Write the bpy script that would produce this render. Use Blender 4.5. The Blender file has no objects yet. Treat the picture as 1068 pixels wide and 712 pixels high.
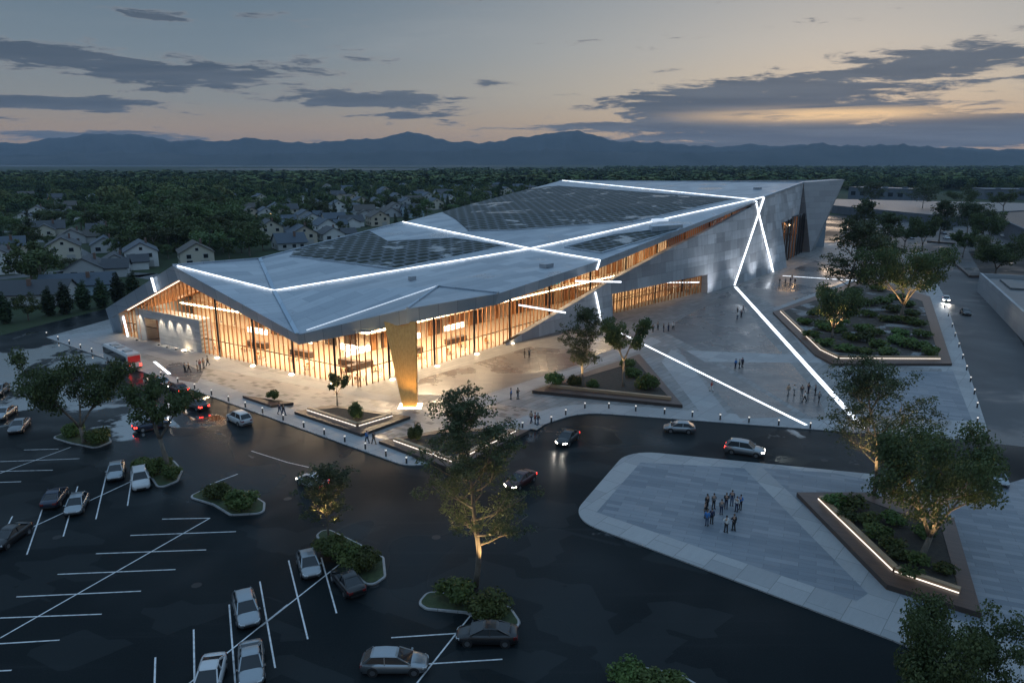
import bpy, bmesh, math, random
import numpy as np
from mathutils import Vector, Matrix
from mathutils.geometry import tessellate_polygon
R = math.radians
PI = math.pi
random.seed(7)
RNG = np.random.default_rng(11)
S = bpy.context.scene
COL = S.collection

# ---------------------------------------------------------------- survey: camera station and ground distances
CAM_H, PITCH, FPX = 36.0, R(13.7), 771.0
SP, CP = math.sin(PITCH), math.cos(PITCH)
def G(x, y, z=0.0):
    """photo measurement -> point on the horizontal plane at height z"""
    u = (x-534)/FPX; v = (y-356)/FPX
    t = (CAM_H-z)/(SP+v*CP)
    return Vector((u*t, (CP-v*SP)*t, z))
def proj(p):
    d = p[1]*CP-(p[2]-CAM_H)*SP; up = p[1]*SP+(p[2]-CAM_H)*CP
    return 534+FPX*p[0]/d, 356-FPX*up/d
def hgt(base, x, y):
    """height of a thing standing at base whose top shows at image row y"""
    v = (y-356)/FPX
    t = base[1]/(CP-v*SP)
    return CAM_H-(SP+v*CP)*t

# ---------------------------------------------------------------- material helpers
class NT:
    def __init__(s, nt): s.nt = nt; s.n = nt.nodes; s.l = nt.links
    def node(s, t, **kw):
        n = s.n.new(t)
        for k, v in kw.items():
            if k.startswith('i_'):
                key = k[2:]; key = int(key) if key.isdigit() else key.replace('_', ' ')
                s.put(n.inputs[key], v)
            else: setattr(n, k, v)
        return n
    def put(s, sock, v):
        if isinstance(v, bpy.types.NodeSocket): s.l.new(v, sock)
        elif isinstance(v, bpy.types.Node): s.l.new(v.outputs[0], sock)
        else:
            if hasattr(sock.default_value, '__len__') and not hasattr(v, '__len__'): v = [v]*len(sock.default_value)
            if hasattr(v, '__len__') and hasattr(sock.default_value, '__len__') and len(v) == 3 and len(sock.default_value) == 4: v = (*v, 1)
            sock.default_value = v
    def math(s, op, a, b=0.0, c=None, clamp=False):
        n = s.n.new('ShaderNodeMath'); n.operation = op; n.use_clamp = clamp
        s.put(n.inputs[0], a); s.put(n.inputs[1], b)
        if c is not None: s.put(n.inputs[2], c)
        return n.outputs[0]
    def mix(s, f, a, b, mode='MIX'):
        n = s.n.new('ShaderNodeMix'); n.data_type = 'RGBA'; n.blend_type = mode
        s.put(n.inputs[0], f); s.put(n.inputs[6], a); s.put(n.inputs[7], b)
        return n.outputs[2]
    def noise(s, vec, scale, detail=3, rough=.55, dist=0.0):
        n = s.node('ShaderNodeTexNoise'); s.put(n.inputs['Vector'], vec)
        n.inputs['Scale'].default_value = scale; n.inputs['Detail'].default_value = detail
        n.inputs['Roughness'].default_value = rough; n.inputs['Distortion'].default_value = dist
        return n.outputs[0]
    def step(s, val, lo, hi):
        n = s.node('ShaderNodeMapRange', interpolation_type='SMOOTHSTEP')
        s.put(n.inputs[0], val); n.inputs[1].default_value = lo; n.inputs[2].default_value = hi
        return n.outputs[0]
    def ramp(s, val, stops):
        n = s.node('ShaderNodeValToRGB'); s.put(n.inputs[0], val)
        e = n.color_ramp.elements
        while len(e) < len(stops): e.new(.5)
        for k, (p, c) in enumerate(stops): e[k].position = p; e[k].color = (*c, 1)
        return n.outputs[0]
    def xyz(s, v):
        n = s.node('ShaderNodeSeparateXYZ'); s.put(n.inputs[0], v); return n.outputs
    def comb(s, x, y, z):
        n = s.node('ShaderNodeCombineXYZ'); s.put(n.inputs[0], x); s.put(n.inputs[1], y); s.put(n.inputs[2], z); return n.outputs[0]
    def mapping(s, v, rot=(0,0,0), scale=(1,1,1), loc=(0,0,0)):
        n = s.node('ShaderNodeMapping'); s.put(n.inputs[0], v)
        n.inputs['Rotation'].default_value = rot; n.inputs['Scale'].default_value = scale; n.inputs['Location'].default_value = loc
        return n.outputs[0]
    def bump(s, h, strength=.3, dist=.05):
        n = s.node('ShaderNodeBump'); s.put(n.inputs['Height'], h)
        n.inputs['Strength'].default_value = strength; n.inputs['Distance'].default_value = dist
        return n.outputs[0]
    def brick(s, v, w, h, mortar, c1, c2, cm, offset=.5, freq=2, bias=0.0):
        n = s.node('ShaderNodeTexBrick'); s.put(n.inputs['Vector'], v)
        n.offset = offset; n.offset_frequency = freq
        s.put(n.inputs['Color1'], c1); s.put(n.inputs['Color2'], c2); s.put(n.inputs['Mortar'], cm)
        n.inputs['Scale'].default_value = 1; n.inputs['Mortar Size'].default_value = mortar
        n.inputs['Brick Width'].default_value = w; n.inputs['Row Height'].default_value = h; n.inputs['Bias'].default_value = bias
        n.inputs['Mortar Smooth'].default_value = .1
        return n.outputs[0], n.outputs[1]
MATS = {}
def mat(name, base=(.5,.5,.5), rough=.6, metal=0.0, fn=None, spec=.5, emit=None, strength=0.0):
    if name in MATS: return MATS[name]
    m = bpy.data.materials.new(name); m.use_nodes = True
    t = NT(m.node_tree); b = t.n['Principled BSDF']
    b.inputs['Base Color'].default_value = (*base, 1); b.inputs['Roughness'].default_value = rough
    b.inputs['Metallic'].default_value = metal; b.inputs['Specular IOR Level'].default_value = spec
    if emit:
        b.inputs['Emission Color'].default_value = (*emit, 1); b.inputs['Emission Strength'].default_value = strength
    if fn: fn(t, b)
    MATS[name] = m
    return m
def pos(t): return t.node('ShaderNodeNewGeometry').outputs['Position']
def objc(t): return t.node('ShaderNodeTexCoord').outputs['Object']

# ---------------------------------------------------------------- mesh helpers
class MB:
    def __init__(s): s.v = []; s.f = []; s.m = []
    def add(s, vs, fs, mi=0):
        b = len(s.v); s.v += [tuple(v) for v in vs]
        s.f += [tuple(b+i for i in f) for f in fs]; s.m += [mi]*len(fs); return s
    def quad(s, a, b, c, d, mi=0): return s.add([a,b,c,d], [(0,1,2,3)], mi)
    def poly(s, pts, mi=0):
        pts = [Vector(p) for p in pts]
        return s.add(pts, [tuple(t) for t in tess(pts)], mi)
    def box(s, c, d, rz=0.0, mi=0):
        cx, cy, cz = c; x, y, z = d[0]/2, d[1]/2, d[2]/2
        co, si = math.cos(rz), math.sin(rz); vs = []
        for k in (-1, 1):
            for (a, b) in ((-1,-1),(1,-1),(1,1),(-1,1)):
                vs.append((cx+a*x*co-b*y*si, cy+a*x*si+b*y*co, cz+k*z))
        return s.add(vs, [(3,2,1,0),(4,5,6,7),(0,1,5,4),(1,2,6,5),(2,3,7,6),(3,0,4,7)], mi)
    def beam(s, p, q, w, h, mi=0, up=(0,0,1)):
        """bar of width w and height h between p and q"""
        p, q = Vector(p), Vector(q); d = (q-p).normalized(); u = Vector(up)
        if abs(d.dot(u)) > .98: u = Vector((0,1,0))
        sd = d.cross(u).normalized()*w/2; n = sd.cross(d).normalized()*h/2
        vs = [p-sd-n, p+sd-n, p+sd+n, p-sd+n, q-sd-n, q+sd-n, q+sd+n, q-sd+n]
        return s.add(vs, [(3,2,1,0),(4,5,6,7),(0,1,5,4),(1,2,6,5),(2,3,7,6),(3,0,4,7)], mi)
    def tube(s, pts, rs, n=8, mi=0, cap=True):
        pts = [Vector(p) for p in pts]; rings = []
        for k, p in enumerate(pts):
            d = (pts[min(k+1, len(pts)-1)]-pts[max(k-1, 0)]).normalized()
            u = Vector((0,1,0)) if abs(d.z) > .9 else Vector((0,0,1))
            a = d.cross(u).normalized(); b = d.cross(a).normalized()
            rings.append([p+(a*math.cos(2*PI*j/n)+b*math.sin(2*PI*j/n))*rs[k] for j in range(n)])
        return s.loft(rings, mi, cap)
    def loft(s, rings, mi=0, cap=True, closed=True):
        n = len(rings[0]); vs = [p for r in rings for p in r]; fs = []
        for k in range(len(rings)-1):
            for j in range(n if closed else n-1):
                a = k*n+j; b = k*n+(j+1) % n
                fs.append((a, b, b+n, a+n))
        if cap: fs += [tuple(range(n-1,-1,-1)), tuple((len(rings)-1)*n+j for j in range(n))]
        return s.add(vs, fs, mi)
    def prism(s, poly, z0, z1, mi=0, bottom=True, side_mi=None):
        n = len(poly); sm = mi if side_mi is None else side_mi
        area = sum(poly[i][0]*poly[(i+1)%n][1]-poly[(i+1)%n][0]*poly[i][1] for i in range(n))
        if area < 0: poly = poly[::-1]
        vs = [(p[0],p[1],z0) for p in poly]+[(p[0],p[1],z1) for p in poly]
        tr = tess([Vector(v) for v in vs[:n]])
        s.add(vs, [tuple(n+i for i in t) for t in tr]+([tuple(reversed(t)) for t in tr] if bottom else []), mi)
        b = len(s.v)-2*n
        for i in range(n):
            j = (i+1) % n; s.f.append((b+i, b+j, b+n+j, b+n+i)); s.m.append(sm)
        return s
    def ball(s, c, r, n=10, m=7, mi=0):
        rings = []
        for k in range(1, m):
            th = PI*k/m
            rings.append([(c[0]+r[0]*math.sin(th)*math.cos(2*PI*j/n), c[1]+r[1]*math.sin(th)*math.sin(2*PI*j/n), c[2]-r[2]*math.cos(th)) for j in range(n)])
        return s.loft(rings, mi)
    def build(s, name, mats, parent=None, loc=None, smooth=False, recalc=True):
        if not isinstance(mats, (list, tuple)): mats = [mats]
        me = bpy.data.meshes.new(name); off = Vector((0,0,0))
        if loc is not None: off = Vector(loc)
        elif parent is not None and parent.get('_w'): off = parent.location.copy()
        me.from_pydata([(v[0]-off.x, v[1]-off.y, v[2]-off.z) for v in s.v], [], s.f)
        for m in mats: me.materials.append(m)
        me.polygons.foreach_set('material_index', s.m)
        if recalc:
            bm = bmesh.new(); bm.from_mesh(me)
            bmesh.ops.remove_doubles(bm, verts=bm.verts, dist=1e-4)
            bmesh.ops.recalc_face_normals(bm, faces=bm.faces); bm.to_mesh(me); bm.free()
        if smooth: me.polygons.foreach_set('use_smooth', [True]*len(me.polygons))
        o = bpy.data.objects.new(name, me); COL.objects.link(o)
        if parent is not None: o.parent = parent
        if loc is not None: o.location = loc
        return o
def tess(pts):
    """triangles of a flat outline, wound upward"""
    tr = tessellate_polygon([[Vector((p[0], p[1], 0)) for p in pts]])
    out = []
    for (a, b, c) in tr:
        ar = (pts[b][0]-pts[a][0])*(pts[c][1]-pts[a][1])-(pts[c][0]-pts[a][0])*(pts[b][1]-pts[a][1])
        if abs(ar) < 1e-9: continue
        out.append((a, b, c) if ar > 0 else (a, c, b))
    return out
def np_mesh(name, V, F, mats, smooth=False):
    me = bpy.data.meshes.new(name); k = F.shape[1]
    me.vertices.add(len(V)); me.vertices.foreach_set('co', np.asarray(V, np.float32).ravel())
    me.loops.add(F.size); me.loops.foreach_set('vertex_index', np.asarray(F, np.int32).ravel())
    me.polygons.add(len(F)); me.polygons.foreach_set('loop_start', np.arange(0, F.size, k, dtype=np.int32))
    me.polygons.foreach_set('loop_total', np.full(len(F), k, np.int32))
    if smooth: me.polygons.foreach_set('use_smooth', np.ones(len(F), bool))
    me.update(calc_edges=True)
    for m in (mats if isinstance(mats, list) else [mats]): me.materials.append(m)
    return me
def tag(o, label=None, cat=None, group=None, kind=None):
    if label: o['label'] = label
    if cat: o['category'] = cat
    if group: o['group'] = group
    if kind: o['kind'] = kind
    return o
def thing(name, label, cat, loc=(0,0,0), rz=0.0, group=None, world=False):
    o = bpy.data.objects.new(name, None); COL.objects.link(o)
    o.empty_display_size = .2
    o.location = loc; o.rotation_euler = (0,0,rz)
    if world: o['_w'] = True      # children are measured in site coordinates
    return tag(o, label, cat, group)
def dup(o, loc=None, rz=None, label=None, group=None, parent=None, scale=None):
    c = o.copy(); COL.objects.link(c)
    if parent is not None: c.parent = parent
    if loc is not None: c.location = loc
    if rz is not None: c.rotation_euler = (0,0,rz)
    if scale is not None: c.scale = scale if hasattr(scale, '__len__') else (scale,)*3
    if label: c['label'] = label
    if group: c['group'] = group
    elif parent is None and 'group' in c.keys() and label: del c['group']
    for ch in list(o.children): dup(ch, parent=c)
    return c
def fillet(poly, rad):
    """rounds the corners of an outline; rad maps corner index -> radius"""
    out = []; n = len(poly)
    for i, p in enumerate(poly):
        p = Vector((p[0], p[1])); r = rad.get(i, 0)
        if not r: out.append(p); continue
        a = Vector(poly[i-1][:2])-p; b = Vector(poly[(i+1) % n][:2])-p
        a.normalize(); b.normalize(); ang = a.angle(b); d = r/math.tan(ang/2)
        c = p+(a+b).normalized()*(r/math.sin(ang/2))
        s = p+a*d-c; e = p+b*d-c
        a0 = math.atan2(s.y, s.x); a1 = math.atan2(e.y, e.x); da = (a1-a0+PI) % (2*PI)-PI
        for k in range(9):
            q = a0+da*k/8; out.append(c+Vector((math.cos(q), math.sin(q)))*r)
    return out
def gp(pts, z=0.0): return [G(x, y, z) for x, y in pts]
def inset(poly, d):
    """moves every side of an outline inward by d"""
    n = len(poly); P = [Vector(p[:2]) for p in poly]
    if sum(P[i].x*P[(i+1)%n].y-P[(i+1)%n].x*P[i].y for i in range(n)) < 0: P = P[::-1]
    out = []
    for i in range(n):
        a = (P[i]-P[i-1]).normalized(); b = (P[(i+1)%n]-P[i]).normalized()
        na = Vector((-a.y, a.x)); nb = Vector((-b.y, b.x)); m = (na+nb).normalized()
        out.append(P[i]+m*(d/max(.3, m.dot(na))))
    return out
# ---------------------------------------------------------------- camera, sky, sun
cam_d = bpy.data.cameras.new('camera'); cam = bpy.data.objects.new('camera', cam_d); COL.objects.link(cam)
cam_d.sensor_width = 36; cam_d.lens = 36*FPX/1068; cam_d.clip_start = .5; cam_d.clip_end = 40000
cam.location = (0,0,CAM_H); cam.rotation_euler = (PI/2-PITCH, 0, 0)
S.camera = cam
S.view_settings.view_transform = 'Standard'; S.view_settings.look = 'None'
S.view_settings.exposure = 0.0; S.view_settings.gamma = 1.0
try: S.view_settings.use_curve_mapping = False
except Exception: pass
S.cycles.use_denoising = True
S.cycles.max_bounces = 6; S.cycles.diffuse_bounces = 3; S.cycles.glossy_bounces = 3; S.cycles.transmission_bounces = 4
S.cycles.transparent_max_bounces = 12; S.cycles.volume_bounces = 1
S.cycles.sample_clamp_indirect = 3.0; S.cycles.caustics_reflective = False; S.cycles.caustics_refractive = False

SUN_AZ, SUN_EL = R(24.0), R(3.0)
W = bpy.data.worlds.new('World'); S.world = W; W.use_nodes = True
wt = NT(W.node_tree); wt.n.clear()
sky = wt.node('ShaderNodeTexSky', sky_type='NISHITA', sun_disc=False, sun_elevation=SUN_EL, sun_rotation=SUN_AZ, altitude=100, air_density=1.3, dust_density=2.5, ozone_density=4.0)
d = wt.node('ShaderNodeTexCoord').outputs['Generated']
dx, dy, dz = wt.xyz(d)
el = wt.math('ARCSINE', dz)                        # elevation, radians
az = wt.math('ARCTAN2', dx, dy)                    # azimuth, 0 = ahead, + = toward the set sun
eld = wt.math('MULTIPLY', el, 180/PI); azd = wt.math('MULTIPLY', az, 180/PI)
# evening tint: dusk band of peach on the horizon, grey blue above
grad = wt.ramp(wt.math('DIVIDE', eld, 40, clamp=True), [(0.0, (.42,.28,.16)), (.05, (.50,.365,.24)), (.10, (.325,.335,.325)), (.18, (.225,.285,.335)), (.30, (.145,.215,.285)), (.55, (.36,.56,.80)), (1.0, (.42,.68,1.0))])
warm_az = wt.math('SUBTRACT', 1, wt.math('DIVIDE', wt.math('ABSOLUTE', wt.math('SUBTRACT', azd, 24)), 62), clamp=True)
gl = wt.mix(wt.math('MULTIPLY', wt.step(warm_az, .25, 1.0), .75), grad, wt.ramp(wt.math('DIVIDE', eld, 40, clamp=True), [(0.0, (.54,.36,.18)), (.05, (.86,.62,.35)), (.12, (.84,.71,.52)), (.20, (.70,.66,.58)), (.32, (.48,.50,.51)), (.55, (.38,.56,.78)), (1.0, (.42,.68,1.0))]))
nsk = wt.mix(1.0, sky.outputs[0], (.075,.075,.075), 'MULTIPLY')
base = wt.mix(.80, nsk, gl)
# clouds: two flat decks seen at grazing angles
inv = wt.math('DIVIDE', 1.0, wt.math('ADD', wt.math('MAXIMUM', dz, 0.0), .035))
cx = wt.math('MULTIPLY', dx, inv); cy = wt.math('MULTIPLY', dy, inv)
cp = wt.comb(cx, cy, 0)
n1 = wt.noise(wt.mapping(wt.comb(azd, eld, 0), scale=(.075,.55,1), loc=(1.3,4.2,0)), 1.0, 7, .62, .35)
n2 = wt.noise(wt.mapping(cp, scale=(.32,.5,1), rot=(0,0,.34)), 1.0, 6, .6, .3)
n3 = wt.noise(wt.mapping(wt.comb(azd, eld, 0), scale=(.05,.9,1), loc=(7.3,1.2,0)), 1.0, 5, .6, .6)
def bump2(v, c, w):                                # soft bell around c
    q = wt.math('DIVIDE', wt.math('SUBTRACT', v, c), w)
    return wt.math('EXPONENT', wt.math('MULTIPLY', wt.math('MULTIPLY', q, q), -1))
# cloud streaks: (azimuth, elevation, half width, half height, tilt, weight)
cover = None
for (ca, ce, cw, ch, ct, wgt) in ((-28,6.2,11,1.0,-.05,.60), (-23,9.0,2.4,.35,-.04,.42), (-31,3.6,8,.55,0,.50), (-22,3.1,4.5,.28,0,.34), (-10,4.3,8.5,.75,-.03,.48), (-1.2,5.6,2.2,.32,-.03,.42), (-7,3.3,4,.3,0,.34), (3,4.5,2.4,.28,0,.34), (-8,11.6,4,.5,-.1,.22),
        (17,4.0,14,1.7,.05,.56), (27,6.0,9,.8,.10,.44), (8,2.6,9,.55,.04,.40), (25,2.0,19,1.25,0,.64), (32,7.6,5,.5,.13,.26), (15,1.0,22,.5,0,.44), (-26,1.5,12,.45,0,.44), (10,6.2,3,.25,.05,.22)):
    q = wt.math('DIVIDE', wt.math('SUBTRACT', azd, ca), cw)
    e2 = wt.math('DIVIDE', wt.math('SUBTRACT', wt.math('SUBTRACT', eld, ce), wt.math('MULTIPLY', wt.math('SUBTRACT', azd, ca), ct)), ch)
    gq = wt.math('MULTIPLY', wt.math('EXPONENT', wt.math('MULTIPLY', wt.math('ADD', wt.math('MULTIPLY', q, q), wt.math('MULTIPLY', e2, e2)), -1)), wgt)
    cover = gq if cover is None else wt.math('MAXIMUM', cover, gq)
n4 = wt.noise(wt.mapping(wt.comb(azd, eld, 0), scale=(.30,1.7,1), loc=(3.1,8.2,0)), 1.0, 8, .68, .5)
c1 = wt.math('ADD', wt.math('ADD', wt.math('MULTIPLY_ADD', n1, 1.5, -.25), wt.math('MULTIPLY_ADD', n4, .95, -.475)), cover)
mask1 = wt.step(c1, .66, .86)
gap = wt.math('MULTIPLY', wt.math('MULTIPLY', bump2(eld, 3.1, .40), bump2(azd, 22.5, 7.5)), wt.step(n3, .40, .55))
mask1 = wt.math('MULTIPLY', mask1, wt.math('SUBTRACT', 1, wt.math('MULTIPLY', gap, .9)))
cl_dark = wt.mix(wt.step(n2, .35, .7), (.062,.087,.122), (.12,.145,.18))
cl_col = wt.mix(wt.math('MULTIPLY', wt.step(c1, .66, .82), 1), (.40,.34,.31), cl_dark)
thin = wt.math('MULTIPLY', wt.step(n2, .48, .75), wt.math('MULTIPLY', wt.step(eld, 3, 9), .28))
col = wt.mix(thin, base, (.40,.41,.42))
col = wt.mix(wt.math('MULTIPLY', mask1, .92), col, cl_col)
col = wt.mix(wt.math('MULTIPLY', gap, .8), col, (1.25,.80,.36))
# below the horizon: dim ground tone
col = wt.mix(wt.step(eld, -1.5, -.2), (.03,.04,.05), col)
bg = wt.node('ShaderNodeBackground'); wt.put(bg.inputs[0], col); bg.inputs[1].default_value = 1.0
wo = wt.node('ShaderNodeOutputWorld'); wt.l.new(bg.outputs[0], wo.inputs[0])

sun_d = bpy.data.lights.new('sun', 'SUN'); sun = bpy.data.objects.new('sun', sun_d); COL.objects.link(sun)
sun_d.energy = .12; sun_d.angle = R(12); sun_d.color = (1.0,.72,.5)
sun.rotation_euler = Vector((-math.sin(SUN_AZ)*math.cos(SUN_EL), -math.cos(SUN_AZ)*math.cos(SUN_EL), -math.sin(SUN_EL))).to_track_quat('-Z', 'Y').to_euler()
sun.location = (60, 60, 120)

def lamp(kind, loc, power, color=(1,.72,.42), size=.2, aim=None, spot=60, sx=None, sy=None, blend=.5):
    l = bpy.data.lights.new('lamp', kind); o = bpy.data.objects.new('lamp_light', l); COL.objects.link(o)
    l.energy = power; l.color = color
    if kind == 'AREA':
        l.shape = 'RECTANGLE'; l.size = sx; l.size_y = sy
    else: l.shadow_soft_size = size
    if kind == 'SPOT': l.spot_size = R(spot); l.spot_blend = blend
    o.location = loc
    if aim is not None: o.rotation_euler = (Vector(aim)-Vector(loc)).to_track_quat('-Z', 'Y').to_euler()
    return o
# ---------------------------------------------------------------- surface materials
FA = math.atan2(.783, .622)          # the hall's long axis
def wet(t, p, scale, lo, hi, r_wet, r_dry):
    n = t.noise(p, scale, 4, .6, .4)
    m = t.step(n, lo, hi)
    return t.math('MULTIPLY_ADD', m, r_wet-r_dry, r_dry), m
def f_asphalt(t, b):
    p = pos(t); x, y, z = t.xyz(p)
    fine = t.noise(p, 9.0, 3, .7); big = t.noise(p, .045, 4, .6, .3)
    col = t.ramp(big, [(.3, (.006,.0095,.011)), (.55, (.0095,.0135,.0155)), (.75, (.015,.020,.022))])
    col = t.mix(t.math('MULTIPLY', t.step(fine, .45, .8), .3), col, (.045,.05,.052))
    crack = t.node('ShaderNodeTexVoronoi', feature='DISTANCE_TO_EDGE'); t.put(crack.inputs['Vector'], t.mapping(p, scale=(.06,.06,.06)))
    ck = t.math('SUBTRACT', 1, t.step(crack.outputs[0], 0, .012))
    col = t.mix(t.math('MULTIPLY', ck, .45), col, (.015,.017,.018))
    # standing water: round the low left end of the lot and along the bus lane
    def pool(cx, cy, r): 
        q = t.math('ADD', t.math('POWER', t.math('DIVIDE', t.math('SUBTRACT', x, cx), r), 2), t.math('POWER', t.math('DIVIDE', t.math('SUBTRACT', y, cy), r), 2))
        return t.math('EXPONENT', t.math('MULTIPLY', q, -1))
    pl = t.math('ADD', t.math('MULTIPLY', pool(-98, 138, 18), .27), t.math('ADD', t.math('MULTIPLY', pool(-82, 112, 16), .25), t.math('MULTIPLY', pool(-50, 103, 13), .20)))
    pn = t.math('ADD', t.noise(p, .085, 5, .6, .5), pl)
    m = t.step(pn, .64, .70)
    pv = t.node('ShaderNodeTexVoronoi', distance='CHEBYCHEV'); t.put(pv.inputs['Vector'], t.mapping(p, rot=(0,0,.65), scale=(.035,.05,1)))
    ph = t.xyz(pv.outputs['Color'])[0]
    col = t.mix(t.math('MULTIPLY', t.step(ph, .72, .74), .55), col, (.024,.029,.031))
    wear = t.noise(t.mapping(p, rot=(0,0,-.9), scale=(.03,.7,1)), 1.0, 4, .6)
    col = t.mix(t.math('MULTIPLY', t.step(wear, .55, .8), .4), col, (.028,.032,.034))
    oil = t.noise(p, .55, 2, .5); col = t.mix(t.math('MULTIPLY', t.step(oil, .70, .78), .6), col, (.004,.005,.005))
    damp = t.step(t.noise(p, .03, 3, .6, .3), .42, .62)
    rough = t.math('MULTIPLY_ADD', damp, -.22, .45)
    rough = t.math('MULTIPLY_ADD', m, -.33, rough)
    rough = t.math('MAXIMUM', rough, .035)
    col = t.mix(t.math('MULTIPLY', m, .5), col, (.02,.023,.025))
    t.put(b.inputs['Coat Weight'], m); b.inputs['Coat Roughness'].default_value = .02; b.inputs['Coat IOR'].default_value = 2.3
    t.put(b.inputs['Specular IOR Level'], t.math('ADD', t.math('MULTIPLY', damp, .04), t.math('MULTIPLY_ADD', m, .95, .025)))
    t.put(b.inputs['Base Color'], col); t.put(b.inputs['Roughness'], rough)
    t.put(b.inputs['Normal'], t.bump(t.math('MULTIPLY', fine, t.math('SUBTRACT', 1, m)), .25, .02))
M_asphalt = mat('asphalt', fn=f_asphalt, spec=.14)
def paving(c1, c2, cm, w, h, rot, rw=.14, rd=.5, lo=.48, hi=.66, ws=.07, bias=0.0, mort=.025):
    def fn(t, b):
        p = pos(t); q = t.mapping(p, rot=(0,0,-rot))
        c, m = t.brick(q, w, h, mort, c1, c2, cm, bias=bias)
        st = t.noise(t.mapping(q, scale=(.35,1.6,1)), 1.6, 5, .65, .6)
        c = t.mix(t.math('MULTIPLY', st, .38), c, tuple(k*.45 for k in c1))
        r, wm = wet(t, p, ws, lo, hi, rw, rd)
        c = t.mix(t.math('MULTIPLY', wm, .22), c, tuple(k*.6 for k in c1))
        t.put(b.inputs['Base Color'], c); t.put(b.inputs['Roughness'], t.math('MULTIPLY_ADD', t.noise(p, 2.5, 3), .12, r))
        t.put(b.inputs['Normal'], t.bump(t.math('MULTIPLY', m, -1), .3, .01))
    return fn
M_plaza = mat('plaza_paving', fn=paving((.18,.178,.175), (.28,.275,.27), (.09,.09,.09), 2.4, 1.2, FA, .18, .5, .58, .76, .05, 0, .04))
M_conc = mat('pale_concrete_paving', fn=paving((.27,.275,.28), (.36,.36,.36), (.14,.14,.14), 3.0, 3.0, FA, .25, .55, .55, .75))
M_dark = mat('dark_stone_paving', fn=paving((.125,.118,.118), (.19,.178,.17), (.08,.08,.08), 3.2, 1.1, FA-.9, .10, .34, .42, .6, .05))
M_slate = mat('blue_slate_paving', fn=paving((.135,.16,.19), (.235,.255,.28), (.09,.10,.115), 3.0, .75, R(-22), .22, .5, .5, .7, .06, 0.0, .018))
def f_dash(t, b):
    p = pos(t); q = t.mapping(p, rot=(0,0,-R(-33)))
    c, m = t.brick(q, 2.2, .8, .02, (.21,.195,.18), (.27,.25,.235), (.13,.125,.12))
    x, y, z = t.xyz(q)
    wn = t.node('ShaderNodeTexWhiteNoise', noise_dimensions='2D')
    row = t.math('FLOOR', t.math('DIVIDE', y, .8)); colm = t.math('FLOOR', t.math('ADD', t.math('DIVIDE', x, 1.1), t.math('MULTIPLY', row, .37)))
    t.put(wn.inputs['Vector'], t.comb(colm, row, 0))
    c = t.mix(t.math('MULTIPLY', t.math('LESS_THAN', wn.outputs[0], .20), .8), c, (.075,.068,.066))
    r, wm = wet(t, p, .09, .5, .7, .16, .5)
    t.put(b.inputs['Base Color'], c); t.put(b.inputs['Roughness'], r)
M_dash = mat('dashed_paving', fn=f_dash)
def f_terrain(t, b):
    p = pos(t)
    n = t.noise(p, .02, 5, .6); f = t.noise(p, .4, 4, .6)
    c = t.ramp(n, [(.3, (.022,.040,.018)), (.5, (.035,.052,.024)), (.7, (.06,.065,.042))])
    c = t.mix(t.math('MULTIPLY', f, .5), c, (.02,.03,.014))
    t.put(b.inputs['Base Color'], c); b.inputs['Roughness'].default_value = .95
M_terrain = mat('grassland', fn=f_terrain, spec=.2)
def f_kerb(t, b):
    p = pos(t); n = t.noise(p, 1.3, 4, .6); x, y, z = t.xyz(t.mapping(p, rot=(0,0,.38)))
    j = t.math('LESS_THAN', t.math('FRACT', t.math('DIVIDE', t.math('ADD', x, t.math('MULTIPLY', y, .35)), 1.8)), .04)
    t.put(b.inputs['Base Color'], t.mix(t.math('MULTIPLY', j, .7), t.ramp(n, [(.3, (.24,.24,.245)), (.7, (.37,.37,.37))]), (.1,.1,.1)))
M_kerb = mat('kerb_concrete', fn=f_kerb, rough=.6)
def f_paint(t, b):
    n = t.noise(pos(t), 2.2, 5, .7)
    t.put(b.inputs['Base Color'], t.ramp(n, [(.30, (.24,.25,.26)), (.52, (.62,.63,.64))]))
M_paint = mat('road_paint', fn=f_paint, rough=.45)
def f_soil(t, b):
    n = t.noise(pos(t), 3.0, 5, .7)
    t.put(b.inputs['Base Color'], t.ramp(n, [(.3, (.018,.015,.012)), (.7, (.055,.045,.034))]))
    t.put(b.inputs['Normal'], t.bump(n, .8, .1))
M_soil = mat('planting_soil', fn=f_soil, rough=.9)
def f_grass(t, b):
    n = t.noise(pos(t), 2.0, 5, .7)
    t.put(b.inputs['Base Color'], t.ramp(n, [(.3, (.018,.032,.012)), (.7, (.05,.075,.028))]))
    t.put(b.inputs['Normal'], t.bump(n, .8, .1))
def f_bed(t, b):
    p = pos(t); n = t.noise(p, 3.0, 5, .7); g = t.step(t.noise(p, .16, 4, .6, .6), .54, .60)
    t.put(b.inputs['Base Color'], t.mix(g, t.ramp(n, [(.3, (.030,.024,.020)), (.7, (.075,.06,.048))]), t.ramp(n, [(.3, (.16,.16,.165)), (.7, (.30,.30,.30))])))
    t.put(b.inputs['Normal'], t.bump(n, .8, .1))
M_bed = mat('gravel_and_soil', fn=f_bed, rough=.8)
M_grass = mat('island_grass', fn=f_grass, rough=.9)
LED = (.86,.92,1.0)
def f_led(st):
    def fn(t, b):                                  # fixtures butted end to end, not all equally bright
        p = pos(t); n = t.noise(p, .22, 3, .6); w = t.node('ShaderNodeTexVoronoi'); t.put(w.inputs['Vector'], t.mapping(p, scale=(.25,.25,.25)))
        k = t.math('ADD', t.math('MULTIPLY', t.xyz(w.outputs['Color'])[0], .45), t.math('MULTIPLY_ADD', n, .9, .25))
        t.put(b.inputs['Emission Strength'], t.math('MULTIPLY', k, st))
    return fn
M_led = mat('cool_led', (.9,.9,.9), .4, emit=LED, strength=4.2, fn=f_led(2.6))
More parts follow.
